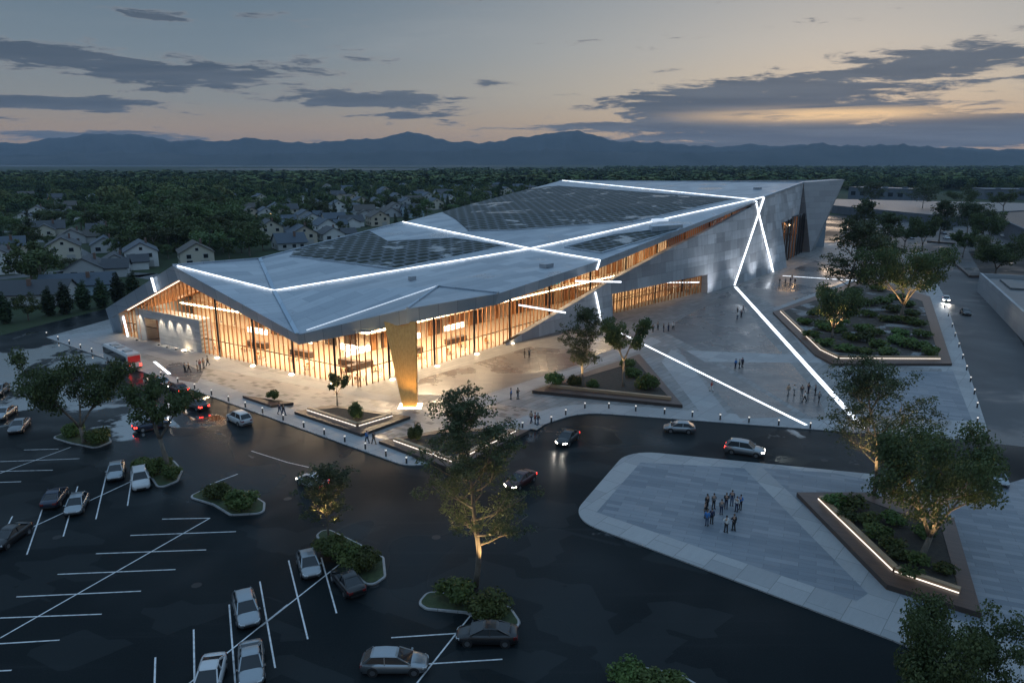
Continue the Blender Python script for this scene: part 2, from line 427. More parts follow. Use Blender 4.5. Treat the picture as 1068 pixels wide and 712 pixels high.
M_led_floor = mat('floor_led', (.9,.9,.9), .4, emit=LED, strength=3.2, fn=f_led(2.2))
M_led_dim = mat('dim_led', (.9,.9,.9), .4, emit=(.80,.88,1.0), strength=.55)
M_led_warm = mat('warm_led', (.9,.8,.7), .4, emit=(1,.74,.46), strength=22.0)
M_led_bench = mat('bench_led', (.9,.9,.9), .4, emit=(1,.88,.74), strength=1.5)

# ---------------------------------------------------------------- ground sheets
def sheet(name, poly, z, m, kind='structure'):
    o = MB().poly([(p[0], p[1], z) for p in poly]).build(name, m); tag(o, kind=kind); return o
def slab(name, poly, z0, z1, m, side=None):
    o = MB().prism(poly, z0, z1, 0, False, 1).build(name, [m, side or m]); tag(o, kind='structure'); return o
g = MB(); N = 40                                    # one terrain sheet to the foot of the hills
g.poly([(-13000,-600,-.03),(13000,-600,-.03),(13000,12500,-.03),(-13000,12500,-.03)]).build('ground', M_terrain)
tag(bpy.data.objects['ground'], kind='structure')
lot = [(-190,15),(150,15),(175,120),(250,230),(330,420),(230,520),(150,450),(60,420),(-30,300),(-101,187),(-108.8,153),(-190,150)]
sheet('parking_lot', lot, 0.0, M_asphalt)
# lane kerb beside the hedge of cypresses
hedge_a, hedge_b = G(-40,354), G(128,318)
plaza = [G(48,352), G(430,489), G(606,430), G(1034,462), G(985,310), G(962,266), Vector((150,330)), Vector((60,395)), Vector((-30,290)), G(112,334)]
plaza_o = fillet(plaza, {1:3, 2:7, 3:8, 0:1})
slab('plaza', plaza_o, -.02, .12, M_plaza, M_kerb)
ZP = .12
# pale concrete border that follows the kerb, and the bands that cross the plaza
def band(name, px, z=ZP+.004, m=M_conc): sheet(name, gp(px), z, m)
def strip_along(name, pts, w0, w1, z, m):
    """a border between two offsets to the left of a run of points"""
    P = [Vector(p[:2]) for p in pts]; L0, L1 = [], []
    for i, p in enumerate(P):
        a = (P[i]-P[i-1]).normalized() if i else (P[1]-P[0]).normalized()
        b = (P[i+1]-P[i]).normalized() if i < len(P)-1 else a
        n = Vector((-(a+b).y, (a+b).x)).normalized(); k = 1/max(.4, n.dot(Vector((-a.y, a.x))))
        L0.append(p+n*w0*k); L1.append(p+n*w1*k)
    mb = MB()
    for i in range(len(P)-1):
        mb.quad((*L0[i], z), (*L0[i+1], z), (*L1[i+1], z), (*L1[i], z))
    o = mb.build(name, m); tag(o, kind='structure'); return o
run = fillet([G(48,352), G(430,489), G(606,430), G(1034,462), G(985,310), G(962,266)], {1:3, 2:7, 3:8})
strip_along('kerb_path', run, .35, 4.2, ZP+.004, M_conc)
strip_along('kerb_edging', run, -.02, .33, ZP+.006, M_kerb)
# dashed mosaic band between the kerb path and the hall
sheet('mosaic_paving', gp([(150,382),(215,379),(330,402),(425,425),(470,414),(585,432),(560,449),(520,443),(432,470),(300,428)]), ZP+.003, M_dash)
band('wet_paving', [(164,384),(186,377),(212,388),(206,400),(186,397)], ZP+.007, M_dark)
band('entrance_paving', [(70,350),(130,341),(214,366),(258,383),(345,402),(410,414),(405,420),(290,398),(190,379)], ZP+.005, M_conc)
band('court_paving', [(430,412),(438,396),(553,362),(606,366),(606,380),(500,414)], ZP+.007, M_dark)
band('cross_path', [(606,383),(680,352),(690,357),(560,404),(545,412),(500,426),(478,416)])
band('wedge_paving', [(596,362),(640,348),(676,350),(612,375)], ZP+.007, M_dark)
band('long_path', [(700,365),(712,371),(765,440),(735,437),(690,378)], ZP+.008, M_conc)
band('east_court_paving', [(705,362),(722,366),(826,428),(812,436),(772,437)], ZP+.009, M_dark)
band('centre_court_paving', [(690,345),(762,303),(776,318),(800,352),(852,410),(862,436),(846,436),(730,366)], ZP+.006, M_dark)
band('cross_band_paving', [(715,366),(850,371),(858,379),(735,378)], ZP+.010, M_conc)
band('door_court_paving', [(775,300),(815,286),(850,272),(905,290),(812,322)], ZP+.006, M_dark)
band('garden_path', [(806,322),(905,286),(912,290),(812,326),(850,370),(992,380),(993,386),(846,376)], ZP+.012, M_conc)
band('south_court_paving', [(862,388),(994,388),(1014,440),(930,436),(896,418)], ZP+.006, M_slate)
# traffic island with its own paving
isl = [G(594,541), G(655,470), G(1010,505), Vector((75,72)), Vector((75,36)), G(1068,728), G(930,668)]
isl_o = fillet(isl, {0:4.5, 1:4.5})
slab('traffic_island', isl_o, -.02, .13, M_conc, M_kerb)
band('slate_court_paving', [(622,535),(668,483),(776,489),(905,620),(893,628)], .134, M_slate)
band('slate_verge_paving', [(796,489),(870,494),(1000,520),(1068,500),(1140,560),(1140,640),(1068,678),(1000,648),(958,640)], .134, M_slate)
# street to the east, with a worn pale surface
def f_street(t, b):
    p = pos(t); n = t.noise(p, .05, 5, .6, .5); f = t.noise(p, 7, 3, .7)
    c = t.ramp(n, [(.35, (.05,.055,.06)), (.65, (.095,.10,.105))]); c = t.mix(t.math('MULTIPLY', f, .3), c, (.06,.06,.06))
    r, wm = wet(t, p, .05, .52, .66, .22, .55)
    t.put(b.inputs['Base Color'], c); t.put(b.inputs['Roughness'], r)
M_street = mat('worn_street', fn=f_street, spec=.15)
sheet('street', [G(1034,462), Vector((80,85)), G(1068,362), G(1010,262), G(1068,258), G(1200,250), G(1200,232), G(890,228), G(868,256), G(962,266), G(985,310)], .004, M_street)
# ---------------------------------------------------------------- parking bay lines
lines = [((0,665),(219,540)),((169,541),(219,540)),((136,558),(246,554)),((100,577),(215,573)),((60,598.5),(183,593.5)),((17,622),(147,616)),((0,644),(106,640)),((-20,672),(62,667)),((-20,700),(12,698.5)),
 ((-10,481.5),(83,478)),((25,469),(61,468)),((-10,491.5),(55,490)),((-10,503),(22,502)),((-10,497),(74,466)),
 ((28,578),(44,531)),((66,559),(81,507)),((100,541),(112,490)),((133,527),(138,494)),((26,553),(145,498)),((4,556),(13,538)),
 ((271,606),(287,696)),((239,630),(246,720)),((202,656),(203,720)),((162,685),(161,720)),((190,718),(300,630)),
 ((301,584),(321,666)),((335,581),(351,639)),((272,653),(358,585)),((408,664.5),(477,660)),((444,692),(524,687)),((430,718),(491,641)),
 ((219,505),(248,494)),((262,470),(300,482)),((300,482),(322,487))]
mb = MB()
for i, (a, b) in enumerate(lines):
    a, b = G(*a), G(*b); d = (b-a).normalized(); n = Vector((-d.y, d.x, 0))*.065
    z = .004 if i not in (0, 13, 18, 24, 27, 30) else .006
    mb.quad(*[(p.x, p.y, z) for p in (a-n, b-n, b+n, a+n)])
tag(mb.build('bay_markings', M_paint), kind='structure')
# ---------------------------------------------------------------- light strips let into the paving
def floor_strip(a, b, w, label, z=ZP+.02):
    a, b = G(*a, .13), G(*b, .13); d = (b-a).normalized(); n = Vector((-d.y, d.x, 0))*w/2
    o = MB().prism([(a-n), (b-n), (b+n), (a+n)], ZP-.05, z).build('light_strip', M_led_floor)
    return tag(o, label, 'light strip', 'white light lines set in the plaza')
floor_strip((631,339), (841,443), .52, 'white light line in the paving running from the stone wall past the triangular planter')
floor_strip((767,299), (900,446), .85, 'widest white light line in the plaza running from the wall to the road kerb')
floor_strip((816,287.5), (906,293.5), .6, 'short white light line in the paving by the tall doorway')
floor_strip((161,377), (177,390), .5, 'short white light line in the paving beside the bus')

M_drain = mat('drain_iron', (.012,.012,.013), .5, .4)
for px, py in ((300,520),(455,560),(640,445),(860,480),(205,610),(60,560),(390,610)):
    p = G(px, py); tag(MB().prism([(p.x+.45*math.cos(k*.63), p.y+.45*math.sin(k*.63)) for k in range(10)], -.02, .012).build('drain_cover', M_drain), kind='structure')
# ---------------------------------------------------------------- the hall
def f_roof(t, b):
    p = pos(t); q = t.mapping(p, rot=(0,0,-FA+.12))
    c, m = t.brick(q, 7.5, 2.6, .03, (.27,.305,.345), (.43,.46,.495), (.17,.19,.22))
    n = t.noise(p, .09, 5, .6, .4); s = t.noise(t.mapping(q, scale=(.15,1.5,1)), 1.0, 4, .6)
    c = t.mix(t.math('MULTIPLY', s, .25), c, (.22,.25,.28))
    st2 = t.noise(t.mapping(q, scale=(.04,.9,1)), 1.0, 5, .65); c = t.mix(t.math('MULTIPLY', t.step(st2, .5, .75), .4), c, (.20,.225,.26))
    wetm = t.step(n, .56, .66)
    r = t.math('MULTIPLY_ADD', wetm, -.2, .46)
    t.put(b.inputs['Base Color'], t.mix(t.math('MULTIPLY', wetm, .25), c, (.2,.22,.25))); t.put(b.inputs['Roughness'], r)
    t.put(b.inputs['Normal'], t.bump(t.math('MULTIPLY', m, -1), .35, .03))
M_roof = mat('zinc_roof_panels', metal=.45, fn=f_roof)
def f_fascia(t, b):
    p = pos(t); q = t.mapping(p, rot=(0,0,-FA)); x, y, z = t.xyz(q)
    q2 = t.mapping(p, rot=(0,0,R(40))); x2, _, _ = t.xyz(q2)
    c, m = t.brick(t.comb(t.math('ADD', x, t.math('MULTIPLY', x2, 1.0)), t.math('ADD', z, 200), 0), 4.2, 9.0, .04, (.30,.38,.46), (.42,.49,.56), (.15,.18,.22), offset=.0)
    s = t.noise(p, .5, 4, .6)
    t.put(b.inputs['Base Color'], t.mix(t.math('MULTIPLY', s, .2), c, (.2,.24,.29))); t.put(b.inputs['Roughness'], t.math('MULTIPLY_ADD', s, .2, .33))
    t.put(b.inputs['Normal'], t.bump(t.math('MULTIPLY', m, -1), .4, .03))
M_fascia = mat('zinc_fascia', metal=.5, fn=f_fascia)
def f_stone(t, b):
    p = pos(t); q = t.mapping(p, rot=(0,0,-FA)); x, y, z = t.xyz(q)
    v = t.comb(x, z, 0)
    c, m = t.brick(v, 5.4, 2.7, .035, (.33,.335,.35), (.60,.61,.63), (.20,.205,.215), offset=.37, freq=2)
    c2, m2 = t.brick(t.mapping(v, loc=(2.1,1.35,0)), 10.8, 5.4, .0, (.62,.63,.64), (1.0,1.0,1.0), (.9,.9,.9), offset=.43)
    c = t.mix(.7, c, t.mix(1.0, c, c2, 'MULTIPLY'))
    s = t.noise(t.mapping(p, scale=(1,1,.25)), .8, 6, .65)
    c = t.mix(t.math('MULTIPLY', t.step(s, .35, .75), .35), c, (.22,.22,.23))
    t.put(b.inputs['Base Color'], c); t.put(b.inputs['Roughness'], t.math('MULTIPLY_ADD', s, .25, .38))
    t.put(b.inputs['Normal'], t.bump(t.math('MULTIPLY', m, -1), .5, .04))
M_stone = mat('stone_cladding', fn=f_stone)
def f_fin(t, b):
    p = pos(t); q = t.mapping(p, rot=(0,0,-R(25))); x, y, z = t.xyz(q)
    c, m = t.brick(t.comb(x, z, 0), 6.0, 2.2, .03, (.27,.27,.28), (.34,.34,.35), (.17,.17,.18), offset=.5)
    s = t.noise(t.mapping(p, scale=(.3,.3,1.5)), .8, 6, .65)
    t.put(b.inputs['Base Color'], t.mix(t.math('MULTIPLY', s, .3), c, (.2,.2,.21))); t.put(b.inputs['Roughness'], .5)
M_fin = mat('prow_cladding', fn=f_fin)
def f_wood(c1, c2, vert=True):
    def fn(t, b):
        p = pos(t)
        s = t.noise(t.mapping(p, scale=(3,3,.15) if vert else (.3,.3,4)), 1.5, 5, .65, .5)
        t.put(b.inputs['Base Color'], t.ramp(s, [(.3, c1), (.7, c2)]))
    return fn
M_timber = mat('timber_fins', rough=.5, fn=f_wood((.30,.115,.035), (.46,.20,.065)))
M_column = mat('timber_column', rough=.45, fn=f_wood((.52,.25,.05), (.70,.38,.10)))
M_steel = mat('dark_steel', (.03,.03,.032), .4, .6)
M_inner = mat('interior_plaster', (.66,.55,.42), .7)
M_inner_floor = mat('interior_floor', (.40,.31,.23), .25)
M_inner_wood = mat('interior_wood', rough=.5, fn=f_wood((.30,.13,.045), (.44,.21,.08)))
M_red = mat('red_banner', (.5,.05,.035), .6)
M_teal = mat('teal_screen', (.03,.12,.12), .3, emit=(.10,.42,.38), strength=.7)
def f_glass(t, b):
    g = t.node('ShaderNodeBsdfGlossy'); g.inputs['Roughness'].default_value = .02
    tr = t.node('ShaderNodeBsdfTransparent'); tr.inputs[0].default_value = (.93,.94,.93,1)
    fr = t.node('ShaderNodeFresnel'); fr.inputs[0].default_value = 1.45
    mx = t.node('ShaderNodeMixShader'); t.put(mx.inputs[0], fr)
    t.l.new(tr.outputs[0], mx.inputs[1]); t.l.new(g.outputs[0], mx.inputs[2])
    t.l.new(mx.outputs[0], t.n['Material Output'].inputs[0])
M_glass = mat('clear_glass', fn=f_glass)
def f_grid(t, b):
    p = pos(t); q = t.mapping(p, rot=(0,0,-FA+R(14)))
    x, y, z = t.xyz(q)
    row = t.math('FLOOR', t.math('DIVIDE', y, 2.3)); odd = t.math('MULTIPLY', t.math('MODULO', t.math('ABSOLUTE', row), 2), .5)
    fx = t.math('SUBTRACT', t.math('FRACT', t.math('ADD', t.math('DIVIDE', x, 2.9), odd)), .5)
    fy = t.math('SUBTRACT', t.math('FRACT', t.math('DIVIDE', y, 2.3)), .5)
    e = t.math('ADD', t.math('POWER', t.math('ABSOLUTE', t.math('MULTIPLY', fx, 2.5)), 4), t.math('POWER', t.math('ABSOLUTE', t.math('MULTIPLY', fy, 2.75)), 4))
    cell = t.math('SUBTRACT', 1, t.step(e, .75, 1.15))
    gr = t.noise(p, 1.2, 4, .65); big = t.noise(p, .05, 5, .6, .5)
    green = t.ramp(gr, [(.35, (.005,.008,.007)), (.62, (.014,.024,.010)), (.8, (.03,.04,.018))])
    wetm = t.step(t.noise(p, .10, 4, .65, .6), .57, .66)
    c = t.mix(cell, t.mix(gr, (.075,.088,.10), (.12,.135,.15)), green)
    wet_sheen = t.math('MULTIPLY', wetm, .75)
    c = t.mix(wet_sheen, c, (.30,.32,.34))  # water reflections painted into the colour as pale patches where the grid is wet
    t.put(b.inputs['Base Color'], c); t.put(b.inputs['Roughness'], t.math('MULTIPLY_ADD', wetm, -.42, .62))
    t.put(b.inputs['Normal'], t.bump(t.math('MULTIPLY', cell, -1), .5, .15))
M_grid = mat('planted_roof_grid', fn=f_grid, spec=.18)

# corners of the faceted roof: (photo measurement, height)
RV = {k: G(x, y, z) for k, (x, y, z) in dict(A=(110,322,6), B=(180,277,17), C=(310,349,9.5), D=(425,322,14.3), T=(520,306,14.9), E=(625,272,15.9),
      F=(796,206,24.8), H=(838,190.5,27.6), GB=(585,188.5,27), L=(420,232,20), P=(271,270,16.2), Q=(286,304,13), SS=(457,299,14.5), K=(553,260,17.1), N=(785,208.5,24.3)).items()}
RV['A2'] = RV['GB']+Vector((-22,14,-13))
RT = [('A','B','P'),('A','P','L'),('A','L','A2'),('L','GB','A2'),('B','C','Q'),('B','Q','P'),('P','Q','K'),('P','K','L'),('Q','C','SS'),('Q','SS','K'),
      ('C','D','SS'),('D','T','SS'),('SS','T','K'),('T','E','K'),('K','E','F'),('K','F','N'),('K','N','L'),('L','N','GB'),('N','F','H'),('N','H','GB')]
def tri_z(tri, x, y):
    a, b, c = (RV[k] for k in tri)
    d = (b.y-c.y)*(a.x-c.x)+(c.x-b.x)*(a.y-c.y)
    u = ((b.y-c.y)*(x-c.x)+(c.x-b.x)*(y-c.y))/d; v = ((c.y-a.y)*(x-c.x)+(a.x-c.x)*(y-c.y))/d
    return u, v, 1-u-v, u*a.z+v*b.z+(1-u-v)*c.z
def roof_z(x, y):
    best = None
    for tr in RT:
        u, v, w, z = tri_z(tr, x, y); m = min(u, v, w)
        if best is None or m > best[0]: best = (m, z)
        if m >= 0: return z
    return best[1]
def roof_hit(px, py):
    """where the sight line of a photo measurement meets the roof"""
    z = 16.0
    for _ in range(60):
        p = G(px, py, z); z = .5*z+.5*roof_z(p.x, p.y)
    p = G(px, py, z); return Vector((p.x, p.y, roof_z(p.x, p.y)))
def clip(poly, tri):
    T = [RV[k].xy for k in tri]
    if (T[1]-T[0]).cross(T[2]-T[0]) < 0: T = T[::-1]
    out = [Vector(p[:2]) for p in poly]
    for i in range(3):
        a, b = T[i], T[(i+1) % 3]; src, out = out, []
        side = lambda p: (b-a).cross(p-a)
        for j, p in enumerate(src):
            q = src[(j+1) % len(src)]; sp, sq = side(p), side(q)
            if sp >= 0: out.append(p)
            if (sp > 0) != (sq > 0) and abs(sp-sq) > 1e-9: out.append(p+(q-p)*(sp/(sp-sq)))
        if len(out) < 3: return []
    return out
def on_roof(mb, poly, lift):
    for tr in RT:
        c = clip(poly, tr)
        if len(c) >= 3: mb.poly([(p.x, p.y, tri_z(tr, p.x, p.y)[3]+lift) for p in c])
    return mb
hall = thing('convention_hall', 'huge angular convention hall with folded zinc roof, white light lines and glowing timber front', 'building', (0,200,0), world=True)
mb = MB(); ks = list(RV)
mb.add([RV[k] for k in ks], [tuple(ks.index(k) for k in t) for t in RT])
roof = mb.build('roof', M_roof, hall, recalc=False)
bm = bmesh.new(); bm.from_mesh(roof.data)
for f in bm.faces:
    if f.normal.z < 0: f.normal_flip()
bm.to_mesh(roof.data); bm.free()
FD = dict(A=2.0, B=2.8, C=1.75, D=2.45, T=2.0, E=1.9, F=.8, H=1.2)
off_in = {'A': (.8,.5), 'B': (.4,.8), 'C': (.0,.6), 'D': (-.4,.5), 'T': (-.5,.4), 'E': (-.5,.4), 'F': (-.4,.3), 'H': (-.3,.2)}
edge = ['A','B','C','D','T','E','F']
def low(k):
    p = RV[k]; o = off_in[k]; return Vector((p.x+o[0], p.y+o[1], p.z-FD[k]))
mb = MB()
for a, b in zip(edge[:-1], edge[1:]): mb.quad(RV[a], RV[b], low(b), low(a))
mb.build('fascia', M_fascia, hall, recalc=False)
mb = MB()                                          # ceiling under the eaves, seen from the plaza
for tr in RT: mb.add([(RV[k].x+off_in.get(k,(0,0))[0], RV[k].y+off_in.get(k,(0,0))[1], RV[k].z-FD.get(k, 2.2)) for k in tr], [(0,1,2)])
mb.build('soffit', M_inner_wood, hall)
def zs(x, y): return roof_z(x, y)-2.3
# raised seams along the folds
for a, b in (('P','Q'), ('Q','C'), ('SS','D'), ('SS','T'), ('P','L'), ('P','B')):
    v = Vector((0,0,.12)); MB().beam(RV[a]+v, RV[b]+v, .7 if a in 'PQ' and b in 'QC' else .35, .3).build('roof_seam', M_fascia, hall)
mbp = MB(); pr = [('A2','GB'),('GB','H'),('H','F')]
for a, b in pr: mbp.beam(RV[a]+Vector((0,0,.1)), RV[b]+Vector((0,0,.1)), .8, .5)
mbp.build('parapet', M_fascia, hall)
# planted grids between the folds
for pts in ([(303,267.5),(339,254.5),(405,252),(474,248.5),(527,257),(412,281),(370,275.5)], [(437,231),(581,194),(660,200),(767,208),(735,215),(660,231.5),(590,236),(540,240),(489,241)], [(589,258),(640,245),(712,236.5),(706,241),(627,264)]):
    pl = [roof_hit(*p) for p in pts]
    on_roof(MB(), pl, .10).build('planted_grid', M_grid, hall)
    mb = MB()
    for i in range(len(pl)): mb.beam(pl[i]+Vector((0,0,.12)), pl[(i+1)%len(pl)]+Vector((0,0,.12)), .4, .22)
    mb.build('grid_kerb', M_fascia, hall)
# sunken terrace with its lit hatch near the long edge
q = [roof_hit(*p) for p in ((677,238),(709,235),(712,238),(680,243))]
MB().prism(q, q[0].z-.4, q[0].z+.9).build('roof_hatch', M_fascia, hall)
q = [roof_hit(*p) for p in ((679,234.5),(696,233),(697,235),(680,236.5))]
MB().prism(q, q[0].z+1.0, q[0].z+1.5).build('roof_light', M_led_dim, hall)
# small flat roof vents
for px, py, w in ((570,278.5,1.6), (790,197.5,2.0), (430,292,.8)):
    p = roof_hit(px, py); MB().box((p.x, p.y, p.z+.35), (w*1.6, w, .7), FA).build('roof_vent', M_roof, hall)
# LED lines on the roof folds
def led(p, q, w=.29, h=.16, m=M_led): return MB().beam(p, q, w, h, 0).build('light_line', m, hall)
UP = Vector((0,0,.22))
b0 = RV['B'].lerp(RV['Q'], .05)
for a, b in ((b0, RV['Q']), (RV['Q'], RV['K']), (RV['K'], RV['L']), (RV['K'], RV['N']), (RV['K'], RV['E']), (RV['GB'].lerp(RV['N'], .01), RV['N']), (RV['N'], RV['F'])): led(a+UP, b+UP)
led(RV['C'].lerp(RV['SS'], .06)+UP, RV['SS']+UP, .13, .16, M_led_dim)
e = Vector((.12,-.15,0)); led(RV['E']+e+UP, low('E')+e, .4, .16)
ab = [RV['A'].lerp(RV['B'], .75), low('A').lerp(low('B'), .72)]
led(ab[0]+Vector((-.3,-.5,0)), ab[1]+Vector((-.3,-.5,0)), .4, .16)
# ---- timber and glass front: gable wall and long wall
F0, F1, F2, F3 = Vector((-85,155,0)), Vector((-25,116,0)), Vector((2,150,0)), Vector((72,238,0))
Z0 = ZP
def wall_pts(a, b, step):
    n = max(1, int((b-a).length/step)); return [a.lerp(b, i/n) for i in range(n+1)]
def curtain(a, b, out, zb=Z0, zt=None, dens=1.25, raised=None):
    P = wall_pts(a, b, 4.0); mb = MB()
    top = zt or (lambda p: zs(p.x, p.y))
    for p, q in zip(P[:-1], P[1:]):
        mb.quad((p.x,p.y,zb), (q.x,q.y,zb), (q.x,q.y,top(q)), (p.x,p.y,top(p)))
    mb.build('glazing', M_glass, hall)
    rz = math.atan2((b-a).y, (b-a).x); mb = MB()
    for p in wall_pts(a, b, dens):
        c = p+out*.3; z0 = max(zb, raised(p) if raised else 0); h = top(c)-z0
        if h > .3: mb.box((c.x, c.y, z0+h/2), (.11, .2, h), rz)
    mb.build('timber_fins', M_timber, hall)
    mb = MB()
    for hz in (2.9,):
        pa, pb = a+out*.12, b+out*.12; mb.beam((pa.x,pa.y,zb+hz), (pb.x,pb.y,zb+hz), .1, .14)
    mb.build('transom', M_steel, hall)
nf = Vector((-.545,-.839,0)); nr = Vector((.783,-.622,0))
curtain(F0+Vector((3,-2,0)), F1, nf, raised=lambda p: 6.45 if -76.5 < p.x < -60.5 else 0)
curtain(F1, F2, nr); curtain(F2, F3, nr)
mb = MB()
for i, (a, b, o, n) in enumerate(((F0, F1, nf, 7), (F1, F2, nr, 4), (F2, F3, nr, 7))):
    for k in range(n):
        p = a.lerp(b, (k+.55)/n)+o*.75
        if i == 0 and k < 3: continue
        h = zs(p.x, p.y)
        MB().tube([(p.x,p.y,Z0), (p.x,p.y,h)], [.2,.2], 8).build('steel_post', M_steel, hall)
# inside: floor, back wall, gallery with its cove light, hanging lamps
inn = [F0+Vector((8,10,0)), F1+Vector((2.2,15,0)), F3+Vector((-14,10,0))]
sheet_in = MB().poly([(p.x,p.y,Z0+.03) for p in (F0, F1, F2, F3, F3+Vector((-30,24,0)), Vector((-40,190,0)), F0+Vector((14,17,0)))]).build('hall_floor', M_inner_floor, hall)
bw = [F0+Vector((11,14,0)), Vector((-28,139,0)), Vector((50,239,0))]
mb = MB()
for a, b in zip(bw[:-1], bw[1:]):
    P = wall_pts(a, b, 6)
    for p, q in zip(P[:-1], P[1:]): mb.quad((p.x,p.y,0), (q.x,q.y,0), (q.x,q.y,zs(q.x,q.y)), (p.x,p.y,zs(p.x,p.y)))
mb.build('inner_wall', M_inner, hall)
mb = MB(); rz = math.atan2(34, 27)
for k in range(40):
    p = bw[1].lerp(bw[2], (k+.5)/40)+nr*.2; h = zs(p.x, p.y)
    if k % 7 in (0, 1, 2, 5): MB().box((p.x,p.y,h/2), (1.5,.3,h), rz).build('wall_panel', M_inner_wood, hall)
mb = MB(); ml = MB()
ga = [bw[0]+nf*3.2, bw[1]+Vector((.8,-3.6,0)), bw[2]+nr*3.2]
for (a, b, o) in ((ga[0], ga[1], nf), (ga[1], ga[2], nr)):
    mb.beam((a.x-o.x*2,a.y-o.y*2,4.5), (b.x-o.x*2,b.y-o.y*2,4.5), 4.0, .5)
    a2, b2 = a+o*.12, b+o*.12
    ml.beam((a2.x,a2.y,4.6), (b2.x,b2.y,4.6), .1, .22)
mb.build('gallery_floor', M_inner, hall); ml.build('cove_light', M_led_warm, hall)
p = bw[1].lerp(bw[0], .16)+nf*3.8
MB().box((p.x, p.y, 6.8), (4.5,.12,4.2), math.atan2(-39,60)).build('banner', M_red, hall)
p = bw[1].lerp(bw[2], .42)+nr*3.5
MB().box((p.x, p.y, 7.8), (15,.15,3.6), rz).build('screen', M_teal, hall)
for k in range(9):
    p = F0.lerp(F1, .42+.06*k)-nf*4.5
    MB().tube([(p.x,p.y,5.2), (p.x,p.y,5.35), (p.x,p.y,zs(p.x,p.y))], [.35,.06,.03], 8).build('pendant_lamp', M_steel, hall)
M_dark_in = mat('dark_interior_panel', (.07,.05,.04), .5)
for k in range(8):
    p = bw[1].lerp(bw[2], .04+.11*k)+nr*.25; MB().box((p.x,p.y,1.6), (3.4,.2,3.0), rz).build('inner_doorway', M_dark_in, hall)
for k in range(6):
    p = bw[0].lerp(bw[1], .42+.1*k)+nf*.25; MB().box((p.x,p.y,1.6), (3.0,.2,3.0), math.atan2(-39,60)).build('inner_doorway', M_dark_in, hall)
for a, b, o, fs in ((F0, F1, nf, (.5,.68,.86)), (F1, F2, nr, (.16,.45,.74))):
    for f in fs:
        p = a.lerp(b, f)-o*8.2; MB().box((p.x,p.y,.72), (5.5,1.2,1.1), math.atan2((b-a).y,(b-a).x)).build('service_counter', M_dark_in, hall)
        p = p-o*.3; MB().box((p.x,p.y,3.4), (5.5,.5,1.0), math.atan2((b-a).y,(b-a).x)).build('glow_panel', mat('white_glow', (.8,.8,.8), .4, emit=(1,.93,.80), strength=2.2), hall)  # added panel that glows white to vary the lit interior
# lights of the hall: ceiling panels behind the glass and lamps along the foot of the fins
for a, b, o, n, pw in ((F0, F1, nf, 5, 5200), (F1, F2, nr, 3, 6500), (F2, F3, nr, 4, 3000)):
    for k in range(n):
        p = a.lerp(b, (k+.6)/n)-o*7.0; h = zs(p.x, p.y)-.5
        l = lamp('AREA', (p.x, p.y, h), pw*(1.0,1.7,.8,1.5,1.1)[k], (1,.75,.48), sx=9, sy=7)
        l.name = 'ceiling_lamp'; l.rotation_euler = (0,0,rz)
        p = a.lerp(b, (k+.6)/n)+o*1.9
        lamp('SPOT', (p.x, p.y, zs(p.x, p.y)-.3), 420 if i != 9 else 0, (1,.70,.40), .3, (p.x-o.x*.9, p.y-o.y*.9, 0), 95)
for a, b, o, n, i in ((F0, F1, nf, 7, 0), (F1, F2, nr, 4, 1)):
    for k in range(n):
        if i == 0 and k < 2: continue
        p = a.lerp(b, (k+.55)/n)+o*1.35
        MB().prism([(p.x+.45*math.cos(q), p.y+.45*math.sin(q)) for q in (0,1.2,2.6,3.8,5.1)], Z0, Z0+.14).build('floor_lamp', mat('lamp_glow', (.9,.8,.7), .4, emit=(1,.80,.52), strength=14.0), hall)
        lamp('POINT', (p.x, p.y, Z0+.55), 65, (1,.70,.40), .25)
# bracing light bars across the long front
def bar(a, b, za, zb, off=2.2, m=M_led):
    pa, pb = G(*a, za), G(*b, zb); MB().beam(pa, pb, .26, .26).build('light_bar', m, hall)
bar((541,318), (590,326), 9.2, 8.0); bar((600,293), (648,294), 12.0, 11.9); 
# big fluted timber column at the corner
cb, ct = G(428,423.5,Z0), low('D')+Vector((-1.0,1.6,.25)); cb = Vector((cb.x, cb.y, Z0))
mb = MB(); n = 10
for j in range(n):
    for kk in (0, 1):
        tb, tt = (j-(n-1)/2)/(n-1), (j-(n-1)/2)/(n-1)
        p = cb+Vector((tb*1.9, kk*.85-.4-abs(tb)*.3, 0)); q2 = ct+Vector((tt*4.3, kk*2.0-.8-abs(tt)*.5, 0))
        w0, w1 = .22, .46
        mb.loft([[(p.x-w0/2,p.y-w0/2,p.z),(p.x+w0/2,p.y-w0/2,p.z),(p.x+w0/2,p.y+w0/2,p.z),(p.x-w0/2,p.y+w0/2,p.z)], [(q2.x-w1/2,q2.y-w1/2,q2.z),(q2.x+w1/2,q2.y-w1/2,q2.z),(q2.x+w1/2,q2.y+w1/2,q2.z),(q2.x-w1/2,q2.y+w1/2,q2.z)]])
core = [cb+Vector(v) for v in ((-.9,-.25,0),(.9,-.25,0),(.9,.4,0),(-.9,.4,0))]; coret = [ct+Vector(v) for v in ((-2.1,-.6,0),(2.1,-.6,0),(2.1,1.1,0),(-2.1,1.1,0))]
mb.loft([core, coret]); mb.build('timber_column', M_column, hall)
mb = MB(); mb.prism([(cb.x-1.7,cb.y-1.2),(cb.x+1.7,cb.y-1.2),(cb.x+1.7,cb.y+1.3),(cb.x-1.7,cb.y+1.3)], ZP, ZP+.07); mb.build('column_base_light', MATS['lamp_glow'], hall)
lamp('SPOT', (cb.x-.6, cb.y-2.6, .5), 1900, (1,.66,.30), .2, (cb.x, cb.y+.5, 8), 75); lamp('SPOT', (cb.x+1.8, cb.y-1.9, .5), 1500, (1,.66,.30), .2, (cb.x, cb.y+.5, 8), 75)
